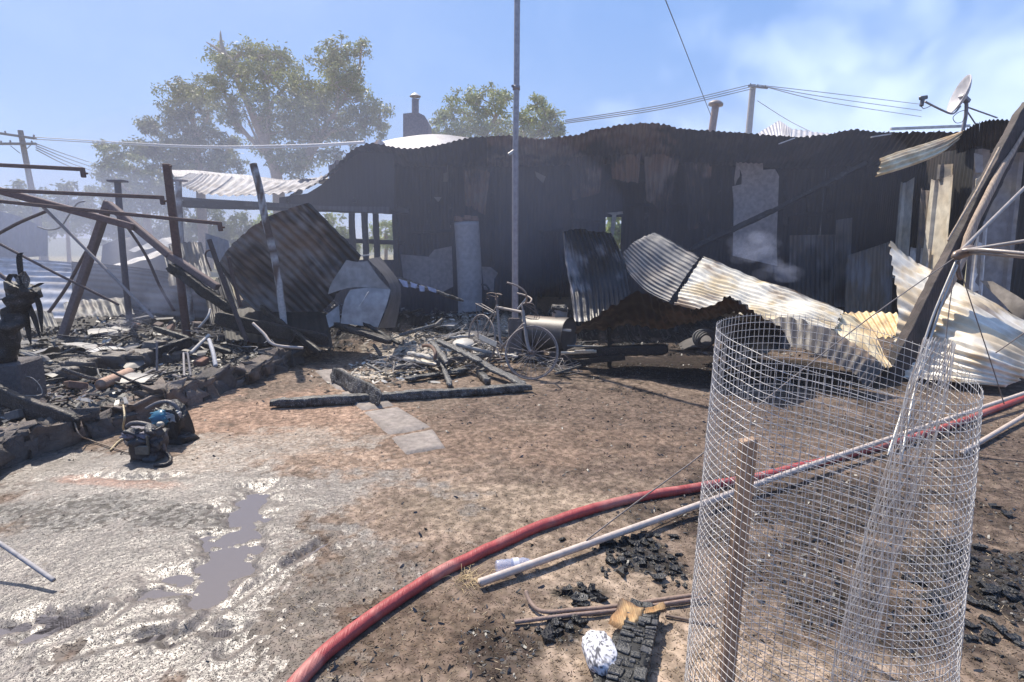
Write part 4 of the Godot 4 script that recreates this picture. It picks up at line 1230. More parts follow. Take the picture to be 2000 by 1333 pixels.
	var peel := func(pts: Array, r0: float, label: String, called := "peeling_post", plate := false) -> void:
		var t := thing(called, label, "post", Vector3(pts[0].x, 0, pts[0].z))
		var mb := MB.new()
		var path := smooth_path(pts, 26)
		mb.tube(path, r0, 9)
		for k in mb.v.size():
			var s := smoothstep(-0.05, 0.1, n_fine.get_noise_3dv(mb.v[k] * 1.2) + 0.3 * n_mid.get_noise_3dv(mb.v[k]))
			mb.c[k] = Color(0.42, 0.4, 0.39).lerp(Color(0.12, 0.08, 0.06), s)
		part("shaft", mb, rust, t, true)
		if plate:
			part("cap_plate", MB.new().box(Transform3D(Basis(), pts[-1]), Vector3(0.28, 0.03, 0.16), Color(0.16, 0.12, 0.11)), rust, t)
	peel.call([down(at(372, 610, 11.2)), at(365, 540, 11.2), at(354, 480, 11.2), at(350, 410, 11.2), at(348, 353, 11.2)], 0.06, "peeling verandah post with flat cap plate, behind the rusty post", "verandah_post", true)
	peel.call([down(at(556, 648, 7.9)), at(548, 580, 7.9), at(535, 500, 7.9), at(518, 430, 7.9), at(507, 370, 7.9), at(494, 320, 7.9)], 0.05, "leaning pole with flaking white paint in front of the brown leaning sheet")
	var dk := thing("verandah_post", "dark thin post with flat cap plate between the frame's legs", "post", down(at(252, 625, 9.6)))
	part("shaft", MB.new().tube(smooth_path([down(at(252, 625, 9.6), -0.05), at(240, 500, 9.6), at(229, 355, 9.6)], 8), 0.05, 8, Color(0.13, 0.11, 0.11)), rust, dk, true)
	part("cap_plate", MB.new().box(Transform3D(Basis(), at(229, 354, 9.6)), Vector3(0.26, 0.03, 0.16), Color(0.13, 0.11, 0.11)), rust, dk)
	# frame with a peak, beam and rods
	var fr := thing("steel_trestle", "rusty A-shaped steel trestle with peaked top standing in the smoking bed", "trestle", down(at(120, 660, 8.6)))
	for q in [[[118, 668, 8.6], [212, 394, 8.7]], [[210, 398, 8.7], [332, 500, 8.5]], [[332, 500, 8.5], [425, 562, 8.4]]]:
		var p := P(q, 8.6)
		part("leg", MB.new().bar(p[0], p[1], 0.1, 0.12, Vector3(0, 0, 1), Color(0.17, 0.125, 0.115), 0.012), rust, fr)
	single("rusty_beam", MB.new().bar(at(-140, 335, 8.0), at(262, 444, 8.55), 0.11, 0.1, Vector3.UP, Color(0.15, 0.1, 0.095), 0.012), rust, "thick rusty beam sloping from left edge onto the A-shaped frame", "beam")
	single("charred_lower_beam", charred(at(330, 520, 8.4), at(455, 610, 8.2), 0.09, 0.14, Vector3.UP, 0.1), charm, "dark beam sloping down right from the thick rusty post", "beam", "", true)
	var rack := thing("pipe_rack", "rusty pipe rack with three level arms ending in bent-down tips", "rack", down(at(-120, 620, 8.0)))
	part("upright", MB.new().tube([down(at(-120, 640, 8.0), -0.1), at(-130, 300, 8.0)], 0.045, 10, rc), rust, rack, true)
	for q in [[-130, 316, 163, 331, 163, 347], [-128, 366, 318, 386, 318, 400], [-126, 381, 431, 437, 431, 452]]:
		var a := at(q[0], q[1], 8.0)
		var b := at(q[2], q[3], 7.7)
		part("arm", MB.new().bar(a, b, 0.05, 0.05, Vector3.UP, Color(0.13, 0.08, 0.07), 0.006).bar(b + Vector3(-0.02, 0.024, 0), at(q[4], q[5], 7.7), 0.05, 0.05, Vector3.RIGHT, Color(0.13, 0.08, 0.07), 0.006), rust, rack)
		part("tip_bolt", MB.new().tube([at(q[4], (q[3] + q[5]) / 2.0, 7.7), at(q[4] + 7, (q[3] + q[5]) / 2.0, 7.7)], 0.014, 7, rc), rust, rack)
	var rod := func(q: Array, z: float, rr: float, label: String, col := Color(0.12, 0.09, 0.085), group := "") -> void:
		single("metal_rod", MB.new().tube(smooth_path(P(q, z), 22), rr, 7, col), rust, label, "rod", group, true)
	rod.call([[73, 394, 8.3], [190, 510, 8.2], [300, 622, 8.0]], 8, 0.022, "straight rod slanting down right, from the beam to the rubble", Color(0.3, 0.26, 0.25))
	rod.call([[-30, 462, 7.0], [110, 535, 7.2], [232, 596, 7.6]], 7, 0.017, "long thin rod slanting down right from the left picture edge")
	rod.call([[-20, 466, 8.8], [35, 436, 8.8], [92, 412, 8.8]], 8, 0.025, "curved pipe rising from left edge to the beam")
	rod.call([[190, 455, 8.8], [160, 505, 8.8], [130, 560, 8.8], [95, 610, 8.8]], 8, 0.025, "bowed pipe between the left edge and the frame's left leg")
	rod.call([[250, 446, 8.8], [285, 500, 8.8], [312, 560, 8.8], [340, 608, 8.8]], 8, 0.022, "bowed pipe hanging down from the beam's right end")
	rod.call([[73, 443, 9.2], [95, 449, 9.2], [118, 443, 9.2], [134, 420, 9.2], [150, 398, 9.2], [165, 393, 9.2]], 9, 0.012, "pale looped hose hanging behind the beam", Color(0.4, 0.39, 0.38))
	rod.call([[-20, 522, 6.2], [18, 550, 6.2], [40, 562, 6.2]], 6, 0.022, "short thick rod at the left edge behind the burnt plant")
	rod.call([[408, 468, 7.6], [440, 560, 7.6], [482, 668, 7.6]], 7.6, 0.032, "dark pipe leaning left before the brown leaning sheet", Color(0.08, 0.06, 0.055))
	rod.call([[446, 502, 7.7], [455, 545, 7.7], [470, 600, 7.7]], 7.6, 0.025, "shorter dark pipe beside the longer leaning one", Color(0.1, 0.07, 0.06))
	rod.call([[420, 488, 7.8], [405, 490, 7.8], [401, 500, 7.8], [408, 520, 7.8], [412, 530, 7.8]], 7.6, 0.012, "thin bent hook of pipe by the leaning dark pipe")
	rod.call([[494, 632, 7.3], [515, 652, 7.2], [536, 674, 7.1], [592, 680, 7.2]], 7.2, 0.02, "pale bent tube lying below the brown leaning sheet", Color(0.42, 0.36, 0.31))
	rod.call([[408, 664, 6.9], [416, 690, 6.6], [421, 716, 6.4]], 6.5, 0.025, "shiny short pipe leaning on the bed by the edging", Color(0.35, 0.35, 0.37))
	rod.call([[372, 690, 6.6], [390, 672, 6.8], [408, 655, 7.0]], 6.6, 0.022, "pale split stick propped among the bed rubble", Color(0.4, 0.38, 0.35))
	rod.call([[388, 640, 7.6], [405, 620, 7.6], [410, 604, 7.7]], 7.6, 0.016, "bright thin twig-like rod at the rusty post's foot", Color(0.5, 0.46, 0.42))
	rod.call([[-60, 1030, 2.55], [0, 1063, 2.5], [104, 1134, 2.36]], 2.4, 0.011, "grey steel rod lying with one end on the wet ground, lower left", Color(0.32, 0.3, 0.3))
	# beams and boards lying on the bed
	var ch := func(a: Array, b: Array, w: float, h: float, label: String, ash := 0.25, wood := Color(0, 0, 0, 0), called := "charred_board") -> void:
		single(called, charred(at(a[0], a[1], a[2]), at(b[0], b[1], b[2]), w, h, Vector3.UP, ash, 0.008, null, wood), charm, label, "board", "", true)
	ch.call([238, 712, 6.4], [374, 668, 7.2], 0.05, 0.13, "dark steel-like channel lying across the bed towards the rusty post", 0.0, Color(0.07, 0.055, 0.05, 0.9))
	ch.call([-60, 748, 4.7], [152, 832, 4.25], 0.05, 0.15, "tapering scorched plank sloping to the edging at lower left", 0.1, Color(0.14, 0.1, 0.085, 0.8))
	ch.call([190, 778, 5.1], [248, 795, 4.9], 0.03, 0.03, "thin stick resting on the stone edging", 0.3)
	ch.call([40, 815, 4.7], [245, 765, 5.4], 0.07, 0.06, "long black beam lying along the bed behind the edging", 0.1)
	ch.call([300, 640, 7.6], [450, 690, 7.0], 0.06, 0.06, "charred stick fallen right of the rusty post's foot", 0.2)
	ch.call([420, 622, 7.8], [640, 668, 7.6], 0.06, 0.2, "broad dark board flat below the brown leaning sheet", 0.02, Color(0.07, 0.05, 0.042, 0.6))
	ch.call([510, 600, 8.2], [625, 690, 7.2], 0.05, 0.08, "dark strut slanting right below the brown leaning sheet", 0.05)
	ch.call([655, 632, 8.0], [760, 668, 7.4], 0.12, 0.07, "scorched plank fallen in front of the grey cabinet", 0.15, Color(0.16, 0.125, 0.11, 0.8))
	ch.call([690, 620, 8.0], [780, 672, 7.4], 0.06, 0.04, "thin scorched lath beside the fallen plank by the cabinet", 0.2)
	ch.call([780, 655, 8.2], [860, 632, 8.6], 0.04, 0.04, "pale stick pointing right at the edge of shadow", 0.9, Color(0.5, 0.42, 0.33, 0.9))
	ch.call([850, 636, 8.5], [865, 624, 8.7], 0.04, 0.05, "short pale stick end beyond the longer one", 0.9, Color(0.5, 0.42, 0.33, 0.9))
	# piece of clay pipe, stones, little table frame
	var cp := MB.new()
	cp.tube([gp(196, 752, 0.06), gp(252, 728, 0.06)], 0.055, 16, Color(0.4, 0.26, 0.19))
	single("clay_pipe", cp, mat("fired clay", Color.WHITE, 0.85, 0.0, "mottle", "bump", 0.2, 3.0), "short length of tan clay pipe lying on the wet bed", "pipe", "", true)
	for q in [[160, 716, 0.3, 0.2, "angular stone at the wet bed's left"], [225, 704, 0.38, 0.24, "blocky dark stone in the middle of the bed"], [268, 700, 0.34, 0.22, "rounded black lump beside the blocky stone"], [130, 728, 0.24, 0.16, "small dark stone at the water's edge on the bed"], [330, 690, 0.3, 0.14, "flat dark lump near the channel beam"], [300, 665, 0.25, 0.12, "low black lump behind the channel beam"]]:
		var c := gp(q[0], q[1] + 16, 0.0)
		single("bed_stone", lump(c + Vector3(0, q[3] * 0.35, 0), Vector3(q[2], q[3], q[2] * 0.8), 0.4, Color(0.09, 0.075, 0.065), 8, q[0]), mat("wet stone", Color.WHITE, 0.5, 0.0, "mottle", "bump", 0.6, 3.0), q[4], "stone", "", true)
	var tb := thing("small_frame", "low burnt table frame with thin legs lying by the edging", "frame", gp(330, 740))
	for q in [[265, 735, 300, 718], [300, 718, 358, 735], [358, 690, 360, 745], [366, 690, 372, 730], [358, 690, 366, 690], [306, 668, 306, 720]]:
		part("rail", MB.new().tube([gp(q[0], q[1] + 4, 0.03) if q[1] > 700 else at(q[0], q[1], 6.2), gp(q[2], q[3] + 4, 0.03) if q[3] > 700 else at(q[2], q[3], 6.2)], 0.012, 6, Color(0.22, 0.2, 0.2)), rust, tb)
	# the wet film on the bed
	var water := mat("muddy water")
	for q in [[125, 765, 0.55, 0.4], [215, 745, 0.25, 0.15]]:
		var c := gp0(q[0], q[1], 0.2)
		var w := MB.new()
		var mid := w.vert(c)
		for i in 26:
			var a := TAU * i / 26
			var k := 1.0 + 0.35 * n_mid.get_noise_2d(cos(a) * 2.0 + q[0], sin(a) * 2.0)
			w.vert(c + Vector3(cos(a) * q[2], 0, sin(a) * q[3]) * k)
		for i in 26:
			w.tri(mid, 1 + i, 1 + (i + 1) % 26)
		struct("puddle", w, water)
	make_plant()
	# scattered sticks and sheet scraps of the smoking bed, alike
	for k in 46:
		var z := r.randf_range(-9.6, -5.2)
		var x := edge_x(z) - 0.3 - r.randf() * 3.6
		var a := r.randf() * TAU
		var l := r.randf_range(0.2, 0.7)
		var p := Vector3(x, ground_h(x, z) + 0.04, z)
		single("rubble_stick", MB.new().tube(smooth_path([p, p + Vector3(cos(a), 0.08, sin(a)) * l * 0.5, p + Vector3(cos(a + 0.2), r.randf_range(0, 0.4), sin(a + 0.2)) * l], 6), r.randf_range(0.008, 0.022), 6, Color(0.05, 0.045, 0.045).lerp(Color(0.35, 0.33, 0.31), pow(r.randf(), 3))), charm, "thin charred stick lying loose in the smoking raised bed", "stick", "charred sticks in the raised bed", true)
	for k in 34:
		var z := r.randf_range(-9.8, -4.2)
		var x := edge_x(z) - 0.25 - r.randf() * 3.2
		var b := Basis.from_euler(Vector3(r.randf_range(-0.4, 0.4), r.randf() * TAU, r.randf_range(-0.5, 0.5)))
		single("burnt_brick", MB.new().box(Transform3D(b, Vector3(x, ground_h(x, z) + 0.04, z)), Vector3(0.22, 0.075, 0.11) * Vector3(r.randf_range(0.5, 1.0), 1, 1), Color(0.2, 0.1, 0.07).lerp(Color(0.12, 0.11, 0.1), r.randf()), 0.008), mat("fired clay"), "sooty whole or broken brick lying in the smoking raised bed", "brick", "bricks in the raised bed")
	for k in 22:
		var z := r.randf_range(-9.0, -4.6)
		var x := edge_x(z) - 0.3 - r.randf() * 3.0
		var pts := []
		for i in 9:
			pts.append(Vector3(x + r.randfn(0, 0.16), ground_h(x, z) + absf(r.randfn(0.06, 0.09)), z + r.randfn(0, 0.14)))
		single("wire_tangle", MB.new().tube(smooth_path(pts, 50), r.randf_range(0.003, 0.007), 4, Color(0.1, 0.08, 0.07).lerp(Color(0.4, 0.38, 0.36), pow(r.randf(), 2))), rust, "loose tangle of burnt wire in the smoking raised bed", "wire tangle", "wire tangles in the raised bed", true)
	for k in 26:
		var z := r.randf_range(-10.2, -5.6)
		var x := edge_x(z) - 0.4 - r.randf() * 3.6
		var p := Vector3(x, ground_h(x, z) + 0.06, z)
		var s := r.randf_range(0.1, 0.3)
		var b := Basis.from_euler(Vector3(r.randf_range(-0.25, 0.25), r.randf() * TAU, r.randf_range(-0.25, 0.25)))
		var c := Color(0.07, 0.065, 0.065).lerp(Color(0.42, 0.4, 0.37), pow(r.randf(), 2.0))
		var rows := [[p + b * Vector3(-s, 0, -s * 0.5), p + b * Vector3(0, 0.04, -s * 0.6), p + b * Vector3(s, 0, -s * 0.4)], [p + b * Vector3(-s * 0.8, 0.02, s * 0.4), p + b * Vector3(0, 0.05, s * 0.6), p + b * Vector3(s * 0.9, 0, s * 0.5)]]
		single("sheet_scrap", sheet(rows, 2, 5, 0.008, flat_tone(c, 0.6)), zinc, "small bent scrap of sheet metal in the smoking raised bed", "scrap", "metal scraps in the raised bed", true)

func make_plant() -> void:
	var charm := mat("char")
	var r := RandomNumberGenerator.new()
	r.seed = 31
	var z := 5.0
	var blk := MB.new().box(Transform3D(Basis(Vector3.UP, 0.2), at(10, 745, z + 0.1)), Vector3(0.46, 0.4, 0.4), Color(0.11, 0.1, 0.1), 0.02)
	single("planter_block", blk, mat("edging stone"), "square dark planter block at the left edge under the burnt plant", "planter")
	var pl := thing("burnt_plant", "burnt strappy plant with black trunk and drooping leaves on the planter block", "plant", at(20, 700, z))
	var tr := MB.new()
	var path := smooth_path(P([[0, 705], [14, 660], [28, 620], [40, 585], [48, 560]], z), 24)
	tr.tube(path, 0.1, 12)
	for k in tr.v.size():
		var q := tr.v[k]
		var c: Vector3 = path[mini(k / 12, path.size() - 1)]
		tr.v[k] = c + (q - c) * (1.0 + 0.9 * n_fine.get_noise_3dv(q * 0.8))
		tr.c[k] = Color(0.025, 0.023, 0.023).lerp(Color(0.2, 0.18, 0.17), smoothstep(0.1, 0.5, n_fine.get_noise_3dv(q * 2.0)))
	part("trunk", tr, charm, pl, true)
	var strap := func(pts: Array, w: float, col: Color) -> void:
		var p := smooth_path(P(pts, z), 16)
		var mb := MB.new()
		mb.grid(2, 16, func(u: float, v: float) -> Array:
			var q: Vector3 = p[roundi(v * 16)]
			var k := sin(PI * clampf(v * 0.85 + 0.12, 0, 1))
			return [q + Vector3((u - 0.5) * w * k, 0.0, absf(u - 0.5) * w * 0.5), col * (1.0 + 0.4 * n_fine.get_noise_3dv(q)), Vector2(u, v)])
		part("leaf", mb, charm, pl, true)
	var bk := Color(0.03, 0.027, 0.027)
	for q in [[[46, 565], [44, 545], [41, 520], [40, 500], [45, 494], [54, 494]], [[48, 560], [66, 570], [78, 595], [82, 625], [84, 650]], [[48, 570], [60, 600], [72, 630], [80, 660]], [[45, 575], [52, 610], [58, 650], [62, 672]], [[40, 565], [26, 575], [20, 600], [21, 625]], [[42, 555], [28, 535], [18, 550], [14, 580]], [[48, 565], [70, 560], [84, 553], [94, 553]], [[46, 580], [50, 620], [56, 640]], [[38, 580], [30, 600], [28, 640]]]:
		strap.call(q, 0.06, bk)
	strap.call([[52, 566], [44, 555], [40, 545], [46, 535], [50, 530]], 0.07, Color(0.5, 0.47, 0.42))
	strap.call([[54, 562], [55, 548], [53, 540], [50, 530]], 0.06, Color(0.45, 0.4, 0.36))
	single("plant_prop", MB.new().tube(smooth_path(P([[-30, 588, 4.9], [25, 580, 4.95], [62, 562, 5.0]], 5), 8), 0.012, 6, Color(0.42, 0.4, 0.39)), mat("rusty steel"), "pale thin rod running from left edge to burnt plant's head", "rod", "", true)

# ---- the middle: fallen sheets, cabinet, timbers, bicycle --------------------------------------------------------------------
func make_middle() -> void:
	var zinc := mat("scorched zinc")
	var charm := mat("char")
	var rust := mat("rusty steel")
	var brown := iron(Color(0.21, 0.19, 0.18), Color(0.18, 0.135, 0.11), Color(0.045, 0.04, 0.04), 0.05, 0.05)
	# big leaning sheet: ribs run down to the right
	single("leaning_roof_sheet", sheet([P([[424, 520, 8.5], [455, 474, 8.35], [520, 425, 8.3], [602, 396, 8.3]], 8.6), P([[475, 588, 8.6], [530, 540, 8.5], [590, 490, 8.45], [655, 448, 8.45]], 8.6), P([[560, 662, 8.7], [614, 622, 8.65], [662, 572, 8.6], [706, 500, 8.6]], 8.4)], 17, 30, 0.014, brown, null, 0.03, 0.022), zinc, "large brown scorched roof sheet leaning high over the left rubble", "roof sheet", "", true)
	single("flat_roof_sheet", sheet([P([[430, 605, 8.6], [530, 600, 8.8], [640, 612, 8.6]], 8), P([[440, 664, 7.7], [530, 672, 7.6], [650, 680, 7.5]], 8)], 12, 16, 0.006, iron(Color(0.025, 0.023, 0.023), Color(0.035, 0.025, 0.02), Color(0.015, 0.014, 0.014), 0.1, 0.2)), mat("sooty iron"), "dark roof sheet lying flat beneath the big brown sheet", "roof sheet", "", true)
	# overturned cabinet of plain sheet metal
	var cab := thing("metal_cabinet", "crumpled grey sheet-metal cabinet overturned beside the big brown sheet", "cabinet", down(at(700, 640, 8.2)))
	var cm := mat("scorched enamel", Color.WHITE, 0.5, 0.0, "mottle", "bump", 0.06, 1.2)
	var face := func(called: String, rows: Array, col: Color) -> void:
		part(called, sheet(rows, 3, 10, 0.0, flat_tone(col, 0.35)), cm, cab, true)
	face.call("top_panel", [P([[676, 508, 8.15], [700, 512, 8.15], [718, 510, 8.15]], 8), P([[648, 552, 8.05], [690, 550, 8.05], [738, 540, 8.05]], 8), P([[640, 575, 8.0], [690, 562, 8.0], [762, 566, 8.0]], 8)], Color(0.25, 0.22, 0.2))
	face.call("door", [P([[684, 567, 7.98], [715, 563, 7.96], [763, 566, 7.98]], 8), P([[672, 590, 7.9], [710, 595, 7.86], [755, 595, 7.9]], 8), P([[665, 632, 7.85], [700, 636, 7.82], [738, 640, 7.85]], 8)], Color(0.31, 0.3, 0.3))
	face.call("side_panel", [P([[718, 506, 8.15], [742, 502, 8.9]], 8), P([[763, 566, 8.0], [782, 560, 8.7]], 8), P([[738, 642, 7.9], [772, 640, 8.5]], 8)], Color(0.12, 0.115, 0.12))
	face.call("flap", [P([[636, 616, 8.0], [662, 596, 8.1]], 8), P([[642, 640, 7.9], [664, 630, 7.95]], 8)], Color(0.24, 0.23, 0.23))
	part("door_crease", MB.new().tube([at(720, 570, 7.93), at(702, 598, 7.84)], 0.008, 5, Color(0.42, 0.41, 0.41)), cm, cab)
	single("cabinet_lid", MB.new().bar(at(698, 501, 8.95), at(722, 498, 9.0), 0.15, 0.02, Vector3.UP, Color(0.6, 0.57, 0.54)), cm, "bright strip of metal lying on top of the overturned cabinet", "strip")
	# pale column
	var col := thing("pale_column", "pale plastered column with broken brick top, against the dark wall", "column", down(at(915, 600, 11.8)))
	var cy := MB.new()
	var cpath := [down(at(918, 600, 11.8), -0.1), at(917, 540, 11.8), at(914, 480, 11.8), at(911, 434, 11.8)]
	cy.tube(smooth_path(cpath, 14), 0.26, 20, Color(0.36, 0.335, 0.34))
	part("shaft", cy, mat("smoked plaster"), col, true)
	var topc := at(911, 432, 11.8)
	for k in 9:
		var a := TAU * k / 9
		part("brick", MB.new().box(Transform3D(Basis(Vector3.UP, -a), topc + Vector3(cos(a) * 0.2, 0.02 + 0.02 * (k % 3), sin(a) * 0.2)), Vector3(0.1, 0.09, 0.13), Color(0.24, 0.14, 0.1), 0.01), mat("fired clay"), col)
	single("wire_hoop", MB.new().tube(smooth_path(P([[940, 556], [950, 558], [956, 570], [954, 582], [948, 586]], 11.3), 14), 0.02, 7, Color(0.04, 0.04, 0.042)), rust, "dark curved hoop standing at the pale column's foot", "hoop", "", true)
	# torn pale batten with flakes
	var bt := thing("torn_batten", "fallen batten with flaking pale blue sheet slanting before the column", "batten", down(at(820, 610, 9.6)))
	part("lath", charred(at(776, 543, 9.9), at(905, 588, 9.4), 0.05, 0.05, Vector3.UP, 0.6), charm, bt, true)
	for q in [[[778, 545], [795, 550], [797, 562], [788, 560]], [[801, 551], [815, 556], [812, 564], [803, 561]], [[818, 557], [829, 560], [829, 570], [820, 569]], [[834, 559], [852, 566], [852, 573], [838, 568]], [[864, 572], [878, 577], [875, 579], [866, 577]]]:
		var pts := []
		for p in q:
			pts.append(Vector2(p[0], p[1]))
		part("flake", slab(pts, 9.55, 0.006, Color(0.34, 0.4, 0.58)), mat("smoked plaster"), bt)
	# dark upright sheet with glossy ribs, next to the door frame
	single("blackened_sheet", sheet([P([[1099, 450, 9.3], [1130, 447, 9.3], [1165, 450, 9.3], [1196, 455, 9.3]], 9.5), P([[1104, 510, 9.2], [1150, 508, 9.2], [1185, 505, 9.2], [1222, 512, 9.2]], 9.5), P([[1114, 565, 9.0], [1160, 565, 9.0], [1200, 563, 9.0], [1232, 565, 9.05]], 9), P([[1122, 628, 8.5], [1165, 625, 8.5], [1205, 615, 8.6], [1240, 605, 8.8]], 8.5)], 12, 34, 0.017, iron(Color(0.2, 0.19, 0.2), Color(0.3, 0.27, 0.26), Color(0.014, 0.015, 0.019), -0.3, 0.3), null, 0.05, 0.03), mat("glossy soot", Color.WHITE, 0.45, 0.0, "mottle", "bump", 0.2, 1.5), "blackened glossy corrugated sheet leaning upright right of the bicycle", "roof sheet", "", true)
	# long fallen sheets that run down to the right: one in shade, one in the sun
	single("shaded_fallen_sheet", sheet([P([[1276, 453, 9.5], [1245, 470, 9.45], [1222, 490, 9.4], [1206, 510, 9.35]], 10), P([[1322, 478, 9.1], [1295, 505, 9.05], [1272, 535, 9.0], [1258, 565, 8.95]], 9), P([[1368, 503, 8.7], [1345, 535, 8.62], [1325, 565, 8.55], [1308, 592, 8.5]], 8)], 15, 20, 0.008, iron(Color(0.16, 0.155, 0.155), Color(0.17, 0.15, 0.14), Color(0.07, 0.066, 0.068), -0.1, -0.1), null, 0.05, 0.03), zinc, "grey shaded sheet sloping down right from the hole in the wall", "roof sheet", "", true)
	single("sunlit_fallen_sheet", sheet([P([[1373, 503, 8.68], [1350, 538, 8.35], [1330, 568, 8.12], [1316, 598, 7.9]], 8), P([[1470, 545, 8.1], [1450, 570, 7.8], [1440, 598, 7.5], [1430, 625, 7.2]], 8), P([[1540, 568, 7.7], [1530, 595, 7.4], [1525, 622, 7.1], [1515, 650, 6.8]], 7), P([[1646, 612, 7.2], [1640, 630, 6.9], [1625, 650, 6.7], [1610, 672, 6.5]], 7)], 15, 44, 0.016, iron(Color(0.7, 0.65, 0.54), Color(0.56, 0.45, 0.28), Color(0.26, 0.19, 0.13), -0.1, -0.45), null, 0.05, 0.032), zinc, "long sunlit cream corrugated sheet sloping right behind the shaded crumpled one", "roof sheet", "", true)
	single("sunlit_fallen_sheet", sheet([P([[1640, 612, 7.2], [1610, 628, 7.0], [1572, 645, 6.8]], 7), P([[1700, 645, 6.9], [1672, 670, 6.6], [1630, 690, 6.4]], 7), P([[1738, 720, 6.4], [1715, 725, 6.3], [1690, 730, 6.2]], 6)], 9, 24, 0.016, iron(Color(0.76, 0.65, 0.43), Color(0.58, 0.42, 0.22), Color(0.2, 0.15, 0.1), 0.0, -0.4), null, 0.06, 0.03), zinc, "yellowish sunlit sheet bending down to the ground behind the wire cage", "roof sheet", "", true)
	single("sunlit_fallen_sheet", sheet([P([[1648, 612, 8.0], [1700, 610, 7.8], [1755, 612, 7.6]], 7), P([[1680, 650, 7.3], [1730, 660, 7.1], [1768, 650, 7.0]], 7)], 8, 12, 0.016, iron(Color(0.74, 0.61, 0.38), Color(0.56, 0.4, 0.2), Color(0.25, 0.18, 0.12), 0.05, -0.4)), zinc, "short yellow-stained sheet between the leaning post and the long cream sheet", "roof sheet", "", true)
	# the crumpled sheet in front, its underside in shade
	single("crumpled_sheet", sheet([P([[1128, 642, 7.1], [1160, 618, 7.0], [1200, 592, 6.95], [1236, 572, 6.75], [1275, 582, 6.6], [1302, 592, 6.45], [1345, 606, 6.3], [1362, 605, 6.2], [1392, 593, 6.05], [1420, 578, 5.95], [1450, 592, 5.95], [1480, 618, 6.0], [1520, 640, 6.1]], 7.6), P([[1120, 652, 7.3], [1170, 645, 7.5], [1215, 640, 7.6], [1255, 638, 7.6], [1290, 642, 7.5], [1320, 640, 7.5], [1350, 636, 7.4], [1380, 628, 7.4], [1410, 620, 7.4], [1440, 616, 7.3], [1470, 622, 7.2], [1500, 640, 7.0], [1540, 660, 6.9]], 7)], 26, 16, 0.016, iron(Color(0.15, 0.115, 0.09), Color(0.16, 0.1, 0.065), Color(0.035, 0.03, 0.028), 0.15, 0.0), null, 0.05, 0.03), zinc, "crumpled brown sheet with two peaks, shading the black hollow beneath", "roof sheet", "", true)
	single("crumpled_sheet", sheet([P([[1400, 640, 7.1], [1480, 622, 7.0], [1560, 622, 6.7], [1640, 650, 6.3], [1700, 690, 6.0], [1730, 720, 5.9]], 6.5), P([[1420, 720, 6.6], [1490, 690, 6.4], [1560, 680, 6.2], [1620, 700, 5.9], [1670, 735, 5.7], [1700, 760, 5.6]], 6)], 18, 14, 0.009, iron(Color(0.2, 0.17, 0.14), Color(0.2, 0.14, 0.09), Color(0.04, 0.034, 0.03), 0.1, 0.1), null, 0.06, 0.03), zinc, "dark edge of crumpled sheet seen through the wire cage's rim", "roof sheet", "", true)
	for q in [[1190, 640, 1192, 695, "left black prop under the crumpled sheet"], [1480, 640, 1475, 700, "right black prop under the crumpled sheet"]]:
		single("charred_prop", charred(down(at(q[2], q[3], 7.3), -0.03), at(q[0], q[1], 7.2), 0.05, 0.05, Vector3.RIGHT, 0.1), charm, q[4], "post", "", true)
	# rolled cable and bits in the hollow
	var roll := MB.new()
	for k in 4:
		var c := at(1376, 662, 7.5)
		var ring := []
		for i in 20:
			var a := TAU * i / 20
			ring.append(c + Vector3(cos(a) * (0.15 - 0.02 * k), sin(a) * (0.12 - 0.015 * k), 0.02 * k + 0.03 * sin(a * 2.0 + k)))
		roll.tube(ring, 0.018, 6, Color(0.12, 0.12, 0.12), true)
	single("cable_coil", roll, rust, "dusty coil of cable in the black hollow under the crumpled sheet", "coil", "", true)
	single("fallen_beam", charred(at(1108, 690, 7.3), at(1305, 682, 7.0), 0.12, 0.13, Vector3.UP, 0.08, 0.01, null, Color(0.12, 0.075, 0.055, 0.7)), charm, "dark brown beam lying under the crumpled sheet's left side", "beam", "", true)
	single("pale_pipe", MB.new().tube(P([[1096, 690, 7.15], [1130, 689, 7.1], [1165, 687, 7.05]], 7), 0.022, 8, Color(0.5, 0.42, 0.32)).tube(P([[1122, 686, 7.0], [1160, 685, 7.0]], 7), 0.014, 8, Color(0.5, 0.42, 0.32)), rust, "short pale pipe lying on the dark beam right of the bicycle", "pipe", "", true)
	single("bed_spring", MB.new().tube(P([[1108, 676, 7.6], [1160, 677, 7.5], [1208, 679, 7.4]], 7), 0.014, 6, Color(0.25, 0.24, 0.23)), rust, "thin rail lying above the dark beam in the hollow", "rail", "", true)
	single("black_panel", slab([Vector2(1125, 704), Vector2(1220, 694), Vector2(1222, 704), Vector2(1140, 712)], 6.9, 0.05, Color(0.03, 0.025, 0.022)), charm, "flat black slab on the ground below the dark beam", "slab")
	# drum lying on its side, bucket upon it
	var dr := thing("metal_drum", "scorched half-round metal drum lying behind the bicycle's front wheel", "drum", down(at(1070, 690, 7.9)))
	var dm := mat("scorched enamel")
	var a0 := at(1026, 650, 8.1)
	var a1 := at(1112, 655, 7.7)
	var ax := (a1 - a0).normalized()
	var bs := Basis(ax.cross(Vector3.UP).normalized() * -1.0, ax, Vector3.UP)
	var L := a0.distance_to(a1)
	var shell := MB.new().lathe(Transform3D(bs, a0), [Vector2(0.24, 0), Vector2(0.25, 0.02), Vector2(0.245, L * 0.3), Vector2(0.25, L * 0.33), Vector2(0.245, L * 0.36), Vector2(0.24, L - 0.02), Vector2(0.25, L)], 26, Color(0.3, 0.26, 0.22))
	var drum_tone := iron(Color(0.24, 0.21, 0.18), Color(0.15, 0.1, 0.075), Color(0.06, 0.052, 0.05), 0.1, 0.1)
